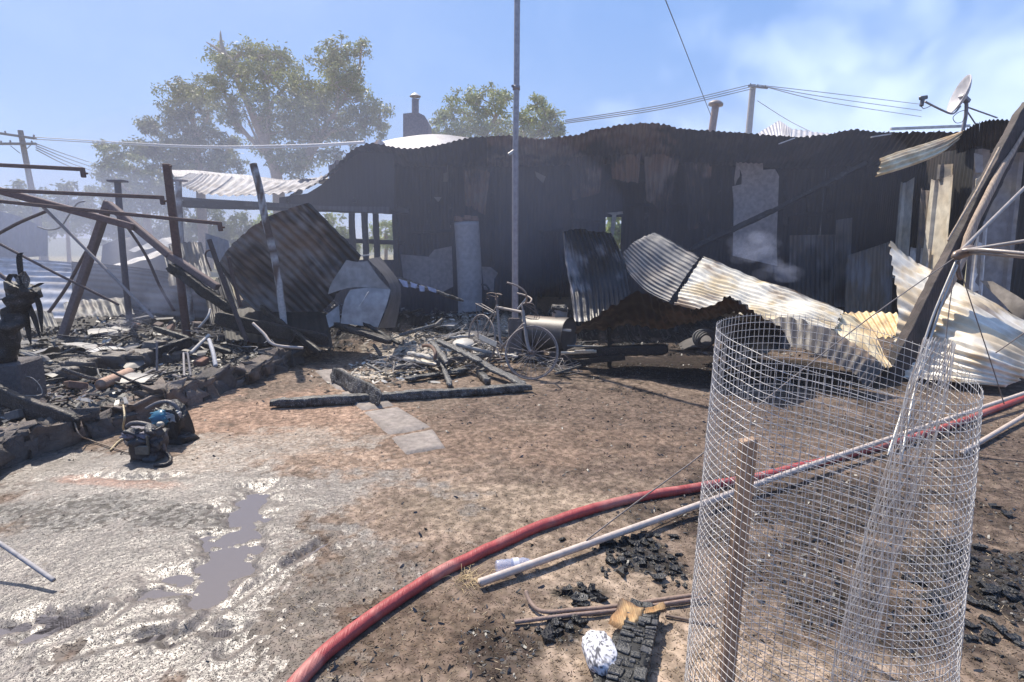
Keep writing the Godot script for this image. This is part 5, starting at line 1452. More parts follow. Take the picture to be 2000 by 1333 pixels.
	for k in shell.v.size():
		shell.c[k] = drum_tone.call(shell.v[k], 0.0, 0.0)
		shell.v[k] += Vector3(0.012, 0.02, 0.012) * n_mid.get_noise_3dv(shell.v[k] * 2.0)
	part("shell", shell, dm, dr, true)
	part("end_plate", MB.new().lathe(Transform3D(bs, a0), [Vector2(0.24, L - 0.01), Vector2(0.2, L - 0.03), Vector2(0.002, L - 0.03)], 26, Color(0.05, 0.045, 0.045)), dm, dr, true)
	part("rear_plate", MB.new().lathe(Transform3D(bs, a0), [Vector2(0.24, 0.01), Vector2(0.002, 0.03)], 26, Color(0.06, 0.055, 0.055)), dm, dr, true)
	part("lid_band", MB.new().bar(a0 + Vector3(0, 0.1, 0.22), a1 + Vector3(0, 0.1, 0.22), 0.02, 0.03, Vector3.UP, Color(0.4, 0.37, 0.33)), dm, dr)
	for s in [-1.0, 1.0]:
		part("foot", MB.new().bar(a0.lerp(a1, 0.5 + 0.3 * s) + Vector3(0, -0.2, 0), down(a0.lerp(a1, 0.5 + 0.3 * s)), 0.06, 0.3, Vector3(1, 0, 0), Color(0.08, 0.07, 0.07)), dm, dr)
	var bk := thing("bucket", "dented metal bucket full of cinders standing on the drum", "bucket", at(1093, 624, 8.0))
	part("wall", MB.new().lathe(Transform3D(Basis(), at(1093, 624, 8.0)), [Vector2(0.002, 0), Vector2(0.105, 0.0), Vector2(0.12, 0.16), Vector2(0.125, 0.165), Vector2(0.11, 0.16), Vector2(0.1, 0.1)], 22, Color(0.27, 0.25, 0.24)), dm, bk, true)
	part("cinders", lump(at(1093, 604, 8.0), Vector3(0.21, 0.1, 0.21), 0.7, Color(0.12, 0.11, 0.1), 9, 5.0), charm, bk, true)
	# tall steel pole tied to a short timber post
	var tp := thing("tall_pole", "tall straight steel pole rising out of the picture above the bicycle", "pole", down(at(1006, 660, 8.0)))
	var pm := mat("galvanised pipe", Color.WHITE, 0.4, 0.35, "mottle", "bump", 0.05, 2.0)
	part("lower_tube", MB.new().tube([down(at(1006, 668, 8.0), -0.05), at(1006.5, 300, 8.0)], 0.046, 16, Color(0.33, 0.3, 0.31)), pm, tp, true)
	part("upper_tube", MB.new().tube([at(1006.5, 302, 8.0), at(1009, 170, 8.0), at(1010.5, -60, 8.0)], 0.04, 16, Color(0.36, 0.33, 0.34)), pm, tp, true)
	part("collar", MB.new().tube([at(1008.4, 176, 8.0), at(1008.6, 168, 8.0)], 0.052, 14, Color(0.26, 0.24, 0.25)), pm, tp, true)
	part("bracket", MB.new().bar(at(1006, 170, 8.0), at(1000, 168, 7.95), 0.02, 0.03, Vector3.UP, Color(0.2, 0.19, 0.2)).bar(at(1006, 293, 8.0), at(993, 302, 7.9), 0.02, 0.035, Vector3.UP, Color(0.5, 0.48, 0.46)), pm, tp)
	single("timber_post", MB.new().bar(down(at(1006, 690, 7.75), -0.05), at(1006, 622, 7.9), 0.2, 0.14, Vector3(0, 0, 1), Color(0.12, 0.095, 0.085), 0.015), mat("weathered pole"), "short dark timber post that the tall steel pole is fixed to", "post")
	single("crank_rod", MB.new().tube(P([[1011, 604, 7.8], [1028, 583, 7.8]], 8), 0.013, 7, Color(0.4, 0.37, 0.33)), rust, "short pale rod sticking up right from the short timber post", "rod", "", true)
	# charred timbers on the ground
	var T := func(a: Vector3, b: Vector3, w: float, h: float, label: String, ash := 0.5, up := Vector3.UP, called := "charred_timber") -> void:
		single(called, charred(a, b, w, h, up, ash, 0.012), charm, label, "timber", "", true)
	T.call(gp(528, 788, 0.05), gp(1038, 757, 0.05), 0.1, 0.075, "longest charred timber lying across the yard, under the slanting plank", 0.6)
	T.call(gp(648, 730, 0.12), gp(744, 778, 0.1), 0.03, 0.17, "thick charred plank on edge slanting to the longest timber", 0.55, Vector3(0.35, 1, 0.1))
	T.call(gp(768, 720, 0.1), gp(960, 692, 0.16), 0.07, 0.06, "charred timber crossing in front of the bicycle's rear wheel", 0.7)
	T.call(gp(855, 666, 0.26), gp(940, 706, 0.2), 0.1, 0.04, "charred flat board slanting right towards the bicycle's pedals", 0.85)
	T.call(gp(932, 706, 0.16), gp(1024, 752, 0.05), 0.11, 0.04, "ash-grey flat board in front of the bicycle's front wheel", 0.9)
	T.call(gp(843, 668, 0.26), gp(872, 708, 0.2), 0.06, 0.05, "short charred piece crossing behind the middle timbers", 0.8)
	T.call(gp(863, 712, 0.12), gp(880, 754, 0.03), 0.055, 0.055, "short round charred stub below the crossing timbers", 0.7)
	T.call(gp(792, 742, 0.04), gp(912, 722, 0.06), 0.1, 0.035, "flat burnt board lying low below the crossing timbers", 0.5)
	T.call(gp(934, 727, 0.05), gp(952, 745, 0.05), 0.07, 0.07, "small charred knob right of the round stub", 0.6)
	single("bent_strip", MB.new().tube(smooth_path([gp(826, 676, 0.25), gp(840, 676, 0.32), gp(850, 688, 0.3), gp(849, 702, 0.22)], 12), 0.022, 7, Color(0.12, 0.07, 0.05)), rust, "bent rusty strip arching over the pale ash", "strip", "", true)
	for q in [[800, 690, 850, 700, 0.05, "upper pale ash crust left of the crossing timbers"], [790, 700, 850, 712, 0.04, "lower pale ash crust left of the crossing timbers"], [880, 660, 925, 655, 0.04, "pale scorched stick behind the rear wheel"], [890, 672, 960, 690, 0.035, "pale lath lying under the bicycle frame"], [960, 690, 1010, 697, 0.03, "pale rag-like roll under the bicycle's pedals"]]:
		single("ash_crust", charred(gp(q[0], q[1], 0.16), gp(q[2], q[3], 0.17), q[4] * 1.8, q[4], Vector3.UP, 1.0, 0.015, null, Color(0.52, 0.46, 0.37, 0.95)), mat("smoked plaster"), q[5], "debris", "", true)
	single("tin_lid", MB.new().lathe(Transform3D(Basis(Vector3.RIGHT, 0.2), gp(905, 668, 0.3)), [Vector2(0.002, 0.03), Vector2(0.08, 0.025), Vector2(0.14, 0.0), Vector2(0.15, -0.02)], 20, Color(0.45, 0.42, 0.38)), mat("scorched enamel"), "shallow tin lid lying behind the bicycle's rear wheel", "lid", "", true)
	# concrete path slabs under the ash
	var slabm := mat("path concrete", Color.WHITE, 0.8, 0.0, "mottle", "bump", 0.3, 2.0)
	for q in [[[612, 722], [668, 716], [722, 752], [660, 760]], [[664, 764], [726, 756], [772, 790], [706, 800]], [[708, 802], [776, 792], [845, 832], [758, 848]], [[762, 852], [848, 836], [872, 872], [792, 886]]]:
		var mb := MB.new()
		var p := []
		for e in q:
			p.append(gp(e[0], e[1], 0.02))
		mb.grid(14, 14, func(u: float, w: float) -> Array:
			var c: Vector3 = p[0].lerp(p[1], u).lerp(p[3].lerp(p[2], u), w)
			var k := 1.0 + 0.4 * n_fine.get_noise_3dv(c * 0.7)
			var e := minf(minf(u, 1.0 - u), minf(w, 1.0 - w))
			return [c + Vector3(0, 0.003 * n_fine.get_noise_3dv(c) - (0.03 if e < 0.001 else 0.0), 0), Color(0.21 * k, 0.18 * k, 0.16 * k), Vector2(u, w)])
		struct("path_slab", mb, slabm, true)
	# loose pieces in the shadow before the house
	var r := RandomNumberGenerator.new()
	r.seed = 88
	for k in 40:
		var x := r.randf_range(-3.4, 4.2)
		var z := r.randf_range(-11.6, -8.6)
		var p := Vector3(x, ground_h(x, z) + 0.05, z)
		var s := r.randf_range(0.12, 0.4)
		var b := Basis.from_euler(Vector3(r.randf_range(-0.4, 0.4), r.randf() * TAU, r.randf_range(-0.4, 0.4)))
		var c := Color(0.06, 0.055, 0.055).lerp(Color(0.3, 0.29, 0.29), pow(r.randf(), 2.0) * smoothstep(2.0, 0.5, x))
		if k % 2:
			single("house_rubble_stick", charred(p, p + b * Vector3(s * 2.0, 0, 0), 0.05, 0.035, Vector3.UP, 0.2), charm, "charred stick lying in the shadow at the house's foot", "stick", "charred sticks before the house", true)
		else:
			var rows := [[p + b * Vector3(-s, 0, -s * 0.5), p + b * Vector3(0, 0.05, -s * 0.6), p + b * Vector3(s, 0, -s * 0.4)], [p + b * Vector3(-s * 0.8, 0.02, s * 0.4), p + b * Vector3(0, 0.07, s * 0.6), p + b * Vector3(s * 0.9, 0, s * 0.5)]]
			single("house_rubble_scrap", sheet(rows, 2, 5, 0.006, flat_tone(c, 0.5)), zinc, "bent grey scrap lying in the shadow at the house's foot", "scrap", "metal scraps before the house", true)
	for k in 30:
		var c: Vector3 = gp(r.randf_range(740, 1120), r.randf_range(645, 735))
		var pts := []
		for i in 8:
			pts.append(down(c + Vector3(r.randfn(0, 0.16), 0, r.randfn(0, 0.13)), absf(r.randfn(0.06, 0.1))))
		single("wire_tangle", MB.new().tube(smooth_path(pts, 44), r.randf_range(0.003, 0.006), 4, Color(0.12, 0.1, 0.09).lerp(Color(0.45, 0.41, 0.37), r.randf())), rust, "loose tangle of burnt wire in the ash round the bicycle", "wire tangle", "wire tangles round the bicycle", true)
	for k in 44:
		var c: Vector3 = gp(r.randf_range(740, 1130), r.randf_range(648, 738))
		var a := r.randf() * TAU
		var l := r.randf_range(0.12, 0.5)
		var lift := r.randf_range(0.0, 0.14)
		single("ash_stick", charred(down(c, 0.03), down(c + Vector3(cos(a), 0, sin(a)) * l, 0.03 + lift), r.randf_range(0.02, 0.05), r.randf_range(0.015, 0.035), Vector3.UP, r.randf_range(0.1, 1.0), 0.006), charm, "small charred or ash-white stick in the heap round the bicycle", "stick", "sticks round the bicycle", true)
	make_bicycle()
	make_tools()

func ring(c: Vector3, x: Vector3, y: Vector3, r: float, n := 40) -> Array:
	var out := []
	for i in n:
		var a := TAU * i / n
		out.append(c + (x * cos(a) + y * sin(a)) * r)
	return out

func make_bicycle() -> void:
	var m := mat("burnt bicycle", Color.WHITE, 0.6, 0.1, "mottle", "bump", 0.08, 4.0)
	var pale := Color(0.27, 0.235, 0.21)
	var rusty := Color(0.13, 0.095, 0.08)
	var rear := at(941, 662, 7.45)
	var front := at(1036, 692, 6.6)
	rear.y = 0.36 + ground_h(rear.x, rear.z)
	front.y = 0.335 + ground_h(front.x, front.z)
	var t := thing("bicycle", "burnt-out bicycle without tyres leaning on the tall steel pole", "bicycle", Vector3((rear.x + front.x) / 2, 0, (rear.z + front.z) / 2))
	var fx := (front - rear).normalized()
	var side := fx.cross(Vector3.UP).normalized()
	var lean := 0.13
	var up := (side.cross(fx).normalized() * cos(lean) + Vector3(0.3, 0, -1).normalized() * sin(lean)).normalized()
	side = fx.cross(up).normalized()
	var w := rear.distance_to(front)
	var o := rear - up * 0.0
	var F := func(x: float, y: float, z := 0.0) -> Vector3: return o + fx * (x * w / 1.02) + up * (y - 0.335) + side * z
	var bb: Vector3 = F.call(0.43, 0.275)
	var seat: Vector3 = F.call(0.31, 0.80)
	var h1: Vector3 = F.call(0.84, 0.80)
	var h0: Vector3 = F.call(0.88, 0.67)
	part("frame_tube", MB.new().tube([seat, h1 - fx * 0.01], 0.018, 10, pale), m, t, true)
	part("frame_tube", MB.new().tube([bb, seat.lerp(bb, -0.06)], 0.018, 10, pale), m, t, true)
	part("frame_tube", MB.new().tube([bb, h0], 0.019, 10, pale), m, t, true)
	part("head_tube", MB.new().tube([h0 - (h1 - h0) * 0.1, h1 + (h1 - h0) * 0.15], 0.022, 12, pale), m, t, true)
	for s in [-1.0, 1.0]:
		part("seat_stay", MB.new().tube([seat + side * 0.02 * s, F.call(0.0, 0.335, 0.05 * s)], 0.009, 7, pale), m, t, true)
		part("chain_stay", MB.new().tube([bb + side * 0.03 * s, F.call(0.0, 0.335, 0.05 * s)], 0.011, 7, pale), m, t, true)
	part("chain_guard", MB.new().bar(F.call(0.03, 0.37, 0.07), F.call(0.43, 0.33, 0.07), 0.008, 0.07, up, Color(0.45, 0.42, 0.38)), m, t)
	part("seat_post", MB.new().tube([seat, F.call(0.285, 0.93)], 0.013, 8, rusty), m, t, true)
	var springs := MB.new()
	for s in [-1.0, 1.0]:
		springs.tube(smooth_path([F.call(0.29, 0.93, 0.02 * s), F.call(0.2, 0.94, 0.07 * s), F.call(0.16, 0.9, 0.07 * s), F.call(0.2, 0.9, 0.06 * s), F.call(0.17, 0.96, 0.07 * s)], 18), 0.006, 5, rusty)
	springs.tube(smooth_path([F.call(0.17, 0.96, -0.08), F.call(0.25, 0.98, -0.05), F.call(0.4, 0.97, 0), F.call(0.25, 0.98, 0.05), F.call(0.17, 0.96, 0.08)], 18), 0.006, 5, rusty)
	part("saddle_frame", springs, m, t, true)
	# luggage rack
	var rack := MB.new()
	for s in [-1.0, 1.0]:
		rack.tube([F.call(0.29, 0.72, 0.03 * s), F.call(-0.12, 0.8, 0.05 * s)], 0.006, 6, pale)
		rack.tube([F.call(-0.1, 0.79, 0.05 * s), F.call(0.0, 0.34, 0.06 * s)], 0.005, 6, rusty)
	for k in 4:
		rack.tube([F.call(-0.12 + k * 0.1, 0.8 - k * 0.02, -0.05), F.call(-0.12 + k * 0.1, 0.8 - k * 0.02, 0.05)], 0.005, 5, pale)
	part("luggage_rack", rack, m, t, true)
	# chainring, cranks, pedals
	part("chainring", MB.new().tube(ring(bb + side * 0.05, fx, up, 0.09, 28), 0.006, 5, rusty, true), m, t, true)
	for s in [-1.0, 1.0]:
		var cr0: Vector3 = bb + side * 0.07 * s
		var ce: Vector3 = cr0 + (fx * 0.62 + up * -0.6) * 0.19 * s
		var crank := part("crank", MB.new().bar(cr0, ce, 0.012, 0.02, side, pale), m, t)
		part("pedal", MB.new().bar(ce, ce + side * 0.09 * s, 0.07, 0.02, up, rusty), m, crank)
	var wheel := func(c: Vector3, x: Vector3, y: Vector3, ax: Vector3, r: float) -> void:
		var wh := Node3D.new()
		wh.name = "wheel"
		t.add_child(wh, true)
		wh.position = c - t.position
		part("rim", MB.new().tube(ring(c, x, y, r, 56), 0.011, 7, Color(0.24, 0.205, 0.185), true), m, wh, true)
		part("bead_wire", MB.new().tube(ring(c, x, y, r * 0.945, 48), 0.005, 5, Color(0.2, 0.17, 0.16), true), m, wh, true)
		part("hub", MB.new().tube([c - ax * 0.05, c - ax * 0.045, c - ax * 0.044, c + ax * 0.044, c + ax * 0.045, c + ax * 0.05], [0.012, 0.028, 0.016, 0.016, 0.028, 0.012], 10, rusty), m, wh, true)
		for k in 28:
			if k % 7 == 3:
				continue
			var a := TAU * k / 28
			var b := a + (0.5 if k % 2 else -0.5)
			part("spoke", MB.new().tube([c + ax * (0.03 if k % 2 else -0.03) + (x * cos(b) + y * sin(b)) * 0.024, c + (x * cos(a) + y * sin(a)) * r * 0.985], 0.0022, 4, Color(0.3, 0.27, 0.26)), m, wh, true)
	wheel.call(rear, fx, up, side, 0.325)
	# front wheel, fork and handlebar turn together
	var steer := (h1 - h0).normalized()
	var turn := Basis(steer, 0.7)
	var R := func(p: Vector3) -> Vector3: return h0 + turn * (p - h0)
	var ffx := turn * fx
	var fside := turn * side
	var fup := fside.cross(ffx).normalized()
	var axle: Vector3 = R.call(F.call(1.02, 0.335))
	wheel.call(axle, ffx, fup, fside, 0.325)
	for s in [-1.0, 1.0]:
		part("fork_blade", MB.new().tube(smooth_path([R.call(h0 - steer * 0.02 + side * 0.03 * s), R.call(F.call(0.93, 0.5, 0.045 * s)), R.call(F.call(0.97, 0.4, 0.05 * s)), axle + fside * 0.05 * s], 14), 0.013, 8, pale), m, t, true)
	part("fork_crown", MB.new().bar(R.call(h0 - steer * 0.02 - side * 0.05), R.call(h0 - steer * 0.02 + side * 0.05), 0.03, 0.03, steer, pale, 0.006), m, t)
	part("stem", MB.new().tube([h1, h1 + steer * 0.1, R.call(h1 + steer * 0.13 + fx * 0.05)], 0.012, 8, pale), m, t, true)
	for s in [-1.0, 1.0]:
		var c: Vector3 = h1 + steer * 0.13 + fx * 0.05
		part("handlebar", MB.new().tube(smooth_path([R.call(c), R.call(c + side * 0.1 * s + up * 0.03 + fx * 0.03), R.call(c + side * 0.2 * s + up * 0.1 + fx * 0.02), R.call(c + side * 0.26 * s + up * 0.14 - fx * 0.08), R.call(c + side * 0.28 * s + up * 0.15 - fx * 0.2)], 16), 0.011, 8, Color(0.3, 0.24, 0.2)), m, t, true)
	var cab := MB.new()
	for s in [0.0, 0.5, 1.0]:
		cab.tube(smooth_path([R.call(h1 + steer * 0.12), R.call(h1 + fx * (0.12 + 0.06 * s) + up * (0.12 - 0.1 * s)), R.call(h1 + fx * (0.15 + 0.05 * s) - up * 0.05), h1 + fx * 0.03 - up * 0.06], 14), 0.004, 4, rusty)
	part("brake_cable", cab, m, t, true)

func make_tools() -> void:
	# two burnt power tools at the edging: lumpy bodies, arched handles, one with a blue ribbed cowl
	var m := mat("melted plastic", Color.WHITE, 0.45, 0.0, "mottle", "bump", 0.3, 5.0)
	var bk := Color(0.025, 0.023, 0.023)
	var base := gp(287, 893)
	var t := thing("burnt_engine_tool", "burnt box-shaped engine tool with an arched handle, nearest on wet ground", "power tool", base)
	var z := -base.z
	var body := MB.new()
	var c := at(288, 872, z)
	body.grid(24, 16, func(u: float, w: float) -> Array:
		var a := TAU * u
		var b := PI * (w - 0.5)
		var d := Vector3(cos(a) * cos(b), sin(b), sin(a) * cos(b))
		var q := Vector3(signf(d.x) * pow(absf(d.x), 0.55), signf(d.y) * pow(absf(d.y), 0.55), signf(d.z) * pow(absf(d.z), 0.55))
		var p := q * Vector3(0.11, 0.12, 0.11)
		p += d * 0.05 * n_fine.get_noise_3dv(q * 0.35 + Vector3(3, 0, 0)) + d * 0.05 * n_mid.get_noise_3dv(q * 0.6)
		p.x += p.y * 0.12
		return [c + p, bk.lerp(Color(0.16, 0.15, 0.16), smoothstep(0.1, 0.4, n_fine.get_noise_3dv(q))), Vector2(u, w)])
	part("body", body, m, t, true)
	part("plate", MB.new().box(Transform3D(Basis(), at(277, 880, z - 0.125)), Vector3(0.1, 0.07, 0.02), Color(0.13, 0.115, 0.09), 0.006), m, t)
	part("side_plate", MB.new().box(Transform3D(Basis(), at(288, 867, z - 0.12)), Vector3(0.014, 0.12, 0.02), Color(0.1, 0.09, 0.06), 0.004), m, t)
	part("top_cover", lump(at(275, 846, z - 0.02), Vector3(0.2, 0.05, 0.18), 0.5, Color(0.14, 0.13, 0.16), 9, 2.0), m, t, true)
	part("handle", MB.new().tube(smooth_path(P([[248, 834, z], [256, 828, z], [272, 827, z], [292, 832, z], [306, 842, z], [315, 862, z - 0.03], [320, 880, z - 0.03], [316, 892, z]], z), 26), 0.018, 9, Color(0.1, 0.085, 0.08)), m, t, true)
	part("guard_loop", MB.new().tube(smooth_path([at(312, 878, z), gp(324, 886, 0.05), gp(333, 897, 0.02), gp(325, 907, 0.015), gp(300, 910, 0.015)], 18), 0.013, 8, bk), m, t, true)
	for q in [[262, 848, 0.1], [296, 846, 0.09], [306, 868, 0.1], [268, 868, 0.08], [300, 890, 0.09]]:
		part("melted_lump", lump(at(q[0], q[1], z - 0.06), Vector3(q[2], q[2] * 0.7, q[2]), 1.0, Color(0.05, 0.046, 0.048), 8, q[0]), m, t, true)
	part("knob", lump(at(312, 830, z), Vector3(0.045, 0.04, 0.045), 0.2, Color(0.35, 0.31, 0.25), 6), m, t, true)
	var base2 := gp(335, 862)
	z = -base2.z
	var t2 := thing("burnt_engine_tool", "burnt engine tool with a blue ribbed cowl, behind the box-shaped one", "power tool", base2)
	part("body", lump(at(334, 832, z), Vector3(0.23, 0.3, 0.2), 0.5, bk, 14, 4.0), m, t2, true)
	part("foot", lump(at(342, 856, z), Vector3(0.26, 0.08, 0.18), 0.4, bk, 9, 6.0), m, t2, true)
	var cc := at(311, 819, z - 0.08)
	var blue := mat("blue plastic", Color.WHITE, 0.35)
	var cw := part("cowl", MB.new().lathe(Transform3D(Basis(Vector3.FORWARD, 1.2), cc), [Vector2(0.002, 0.085), Vector2(0.05, 0.08), Vector2(0.068, 0.05), Vector2(0.072, 0.0), Vector2(0.06, -0.03)], 22, Color(0.03, 0.12, 0.19)), blue, t2, true)
	for k in 9:
		var a := TAU * k / 9
		var b := Basis(Vector3.FORWARD, 1.2)
		part("rib", MB.new().bar(cc + b * Vector3(cos(a) * 0.074, -0.03, sin(a) * 0.074), cc + b * Vector3(cos(a) * 0.05, 0.084, sin(a) * 0.05), 0.012, 0.012, b * Vector3(-sin(a), 0, cos(a)), Color(0.05, 0.2, 0.29), 0.003), blue, cw)
	part("handle", MB.new().tube(smooth_path(P([[285, 800], [305, 789], [325, 785], [340, 791], [349, 806], [352, 825]], z), 22), 0.017, 9, Color(0.13, 0.12, 0.12)), m, t2, true)
	part("recoil_cover", lump(at(333, 812, z - 0.06), Vector3(0.12, 0.07, 0.1), 0.7, Color(0.3, 0.3, 0.3), 9, 8.0), m, t2, true)
	single("singed_rope", MB.new().tube(smooth_path([gp(240, 792, 0.25), gp(243, 815, 0.2), gp(240, 838, 0.08), gp(255, 850, 0.02), gp(232, 862, 0.012), gp(215, 880, 0.012)], 24), 0.008, 6, Color(0.42, 0.34, 0.2)), m, "yellowish singed cord trailing off the edging beside the engine tools", "rope", "", true)
	single("singed_rope", MB.new().tube(smooth_path([gp(145, 825, 0.2), gp(155, 850, 0.12), gp(180, 862, 0.02), gp(250, 885, 0.012)], 24), 0.006, 6, Color(0.2, 0.15, 0.11)), m, "dark cord looping from edging to the nearest engine tool", "rope", "", true)

# ---- the right: curved sheet, leaning post, collapsed clothes line ---------------------------------------------------------------
func make_right() -> void:
	var zinc := mat("bright zinc", Color.WHITE, 0.42, 0.0, "mottle", "bump", 0.1, 0.9)
	var charm := mat("char")
	var steel := mat("galvanised pipe")
	single("curved_roof_sheet", sheet([P([[1736, 474, 8.1], [1743, 520, 7.7], [1752, 575, 7.3], [1752, 640, 7.0], [1742, 690, 6.85], [1728, 736, 6.7]], 6), P([[1790, 515, 7.8], [1808, 560, 7.35], [1818, 610, 6.95], [1822, 660, 6.7], [1820, 705, 6.5], [1812, 745, 6.35]], 6), P([[1880, 560, 7.2], [1895, 595, 6.8], [1905, 640, 6.45], [1908, 685, 6.05], [1905, 725, 6.0], [1900, 752, 5.95]], 6), P([[2040, 655, 6.4], [2040, 680, 6.2], [2035, 705, 6.0], [2020, 725, 5.9], [1990, 745, 5.9], [1962, 757, 5.85]], 6)], 14, 40, 0.026, iron(Color(0.7, 0.66, 0.58), Color(0.57, 0.46, 0.31), Color(0.25, 0.2, 0.16), -0.1, -0.42), null, 0.03, 0.0165), zinc, "big curved sunlit corrugated sheet to the right of the leaning post", "roof sheet", "", true)
	single("tank_panel", sheet([P([[1915, 548, 7.6], [1940, 550, 7.4]], 7), P([[1985, 620, 7.0], [2020, 600, 6.8]], 7), P([[2060, 700, 6.7], [2080, 650, 6.6]], 7)], 2, 12, 0.0, flat_tone(Color(0.3, 0.27, 0.24))), mat("scorched enamel"), "smooth greyish rounded panel leaning at the right edge above curved sheet", "panel", "", true)
	# leaning burnt post with a split, lighter edge
	var lp := thing("leaning_post", "thick burnt post leaning right against the eaves, base behind the cage", "post", down(at(1735, 735, 6.6)))
	var pm := mat("scorched timber", Color.WHITE, 0.75, 0.0, "streak", "grain_h", 0.3, 2.0)
	part("shaft", charred(down(at(1738, 742, 6.6), -0.1), at(2010, 205, 7.1), 0.27, 0.14, Vector3(0.12, 0, 1), 0.02, 0.008, null, Color(0.09, 0.068, 0.062, 0.95), 0.72), pm, lp, true)
	part("split_edge", MB.new().tube(smooth_path([at(1842, 590, 6.6), at(1880, 505, 6.7), at(1902, 440, 6.75), at(1924, 395, 6.8), at(1957, 330, 6.9), at(1977, 300, 6.95), at(2006, 250, 7.0)], 30), [0.02, 0.03, 0.035, 0.04, 0.045, 0.05, 0.052, 0.055, 0.058, 0.05, 0.048, 0.046, 0.045, 0.046, 0.045, 0.046, 0.045, 0.046, 0.045, 0.042, 0.04, 0.04, 0.036, 0.03, 0.03, 0.028, 0.024, 0.02, 0.02, 0.02, 0.01], 8, Color(0.4, 0.31, 0.24)), pm, lp, true)
	part("sunny_edge", MB.new().tube(P([[1852, 470, 6.7], [1909, 372, 6.8], [1953, 288, 6.9]], 7), 0.014, 6, Color(0.42, 0.33, 0.25)), pm, lp, true)
	# hub of the collapsed clothes line
	var H := at(1884, 492, 4.6)
	var cl := thing("clothes_line", "collapsed rotary clothes line with pipe arms and thin guy wires", "clothes line", down(at(1885, 700, 4.6)))
	var pc := Color(0.34, 0.3, 0.27)
	var rc := Color(0.2, 0.15, 0.12)
	part("hub", MB.new().tube([at(1862, 504, 4.6), at(1868, 500, 4.6), at(1898, 488, 4.6), at(1905, 485, 4.6)], [0.02, 0.04, 0.045, 0.022], 12, rc), steel, cl, true)
	for q in [[[1884, 488, 4.6], [1930, 489, 4.3], [2080, 503, 3.9]], [[1890, 494, 4.62], [1935, 496, 4.3], [2080, 509, 3.95]], [[1880, 490, 4.55], [2060, 462, 4.2]], [[1868, 500, 4.6], [1950, 418, 4.9], [2070, 300, 5.4]]]:
		part("arm", MB.new().tube(smooth_path(P(q, 4.5), 12), 0.015, 10, pc), steel, cl, true)
	for q in [[[1870, 505, 4.6], [1836, 585, 4.5], [1815, 640, 4.45], [1780, 750, 4.3], [1735, 890, 3.9]], [[1876, 505, 4.6], [1845, 580, 4.5], [1825, 640, 4.45], [1790, 750, 4.25], [1760, 900, 3.85]]]:
		part("stay_rod", MB.new().tube(smooth_path(P(q, 4.5), 16), 0.01, 8, Color(0.42, 0.4, 0.37)), steel, cl, true)
	for q in [[[1868, 510, 4.6], [1855, 600, 4.5], [1845, 700, 4.4], [1846, 780, 4.3]], [[1874, 520, 4.6], [1900, 600, 4.6], [1940, 720, 4.6], [1962, 790, 4.6]], [[1945, 690, 4.6], [2060, 610, 4.4]], [[1868, 502, 4.6], [1700, 620, 4.2], [1500, 777, 3.7], [1376, 884, 3.4], [1240, 984, 2.95], [1145, 1056, 2.68]]]:
		part("guy_wire", MB.new().tube(smooth_path(P(q, 4.5), 14), 0.0045, 5, Color(0.2, 0.17, 0.15)), steel, cl, true)
	part("hook", MB.new().tube(smooth_path(P([[1872, 510], [1874, 530], [1878, 545], [1872, 540], [1868, 520]], 4.58), 12), 0.012, 6, rc), steel, cl, true)
	# white poles on the ground, the hose beside them
	var a := gp(936, 1139, 0.03)
	var b := gp(2080, 742, 0.12)
	var wp := MB.new().tube([a, a.lerp(b, 0.35) + Vector3(0, 0.02, 0), b], 0.019, 12, Color(0.48, 0.4, 0.35))
	for k in wp.v.size():
		wp.c[k] = Color(0.48, 0.4, 0.35).lerp(Color(0.2, 0.15, 0.12), smoothstep(0.1, 0.5, n_fine.get_noise_3dv(wp.v[k])))
	single("white_pole", wp, mat("chalky pipe", Color.WHITE, 0.6, 0.0, "mottle", "bump", 0.05, 3.0), "long whitish pipe lying from the plastic bottle past the cage to the right", "pole", "", true)
	single("white_pole", MB.new().tube([gp(1880, 885, 0.03), gp(2080, 765, 0.06)], 0.019, 12, Color(0.46, 0.38, 0.32)), mat("chalky pipe"), "shorter whitish pipe nearest the right edge beyond the cage", "pole", "", true)
	var hp := []
	for q in [[540, 1372], [590, 1315], [640, 1265], [740, 1190], [850, 1120], [950, 1070], [1050, 1026], [1150, 993], [1250, 968], [1370, 948], [1500, 925], [1700, 875], [1850, 832], [2000, 776], [2120, 725]]:
		hp.append(gp(q[0], q[1], 0.034))
	var hm := mat("hose rubber", Color.WHITE, 0.55, 0.0, "mottle", "grain_h", 0.12, 3.0)
	var hs := MB.new()
	var path := smooth_path(hp, 150)
	for i in path.size():
		path[i].y = ground_h(path[i].x, path[i].z) + 0.022
	hs.tube(path, 0.03, 26, Color(0.3, 0.055, 0.055))
	for k in hs.v.size() - 2:
		var c: Vector3 = path[k / 26]
		var d: Vector3 = hs.v[k] - c
		hs.v[k] = c + d * (1.0 + (0.035 if k % 2 else -0.01))
		d *= 1.0 + 0.05 * n_mid.get_noise_3dv(c * 1.5)
		d.y *= 0.95
		hs.v[k] = c + d * (1.0 + (0.035 if k % 2 else -0.01))
		var dust := smoothstep(0.0, 0.5, n_fine.get_noise_3dv(hs.v[k] * 0.7) + n_mid.get_noise_3dv(hs.v[k]) * 0.5)
		hs.c[k] = Color(0.3, 0.05, 0.05).lerp(Color(0.36, 0.13, 0.115), dust)
	single("fire_hose", hs, hm, "red ribbed fire hose curving across the yard and behind the cage", "hose", "", true)
	make_cage()
	make_front()

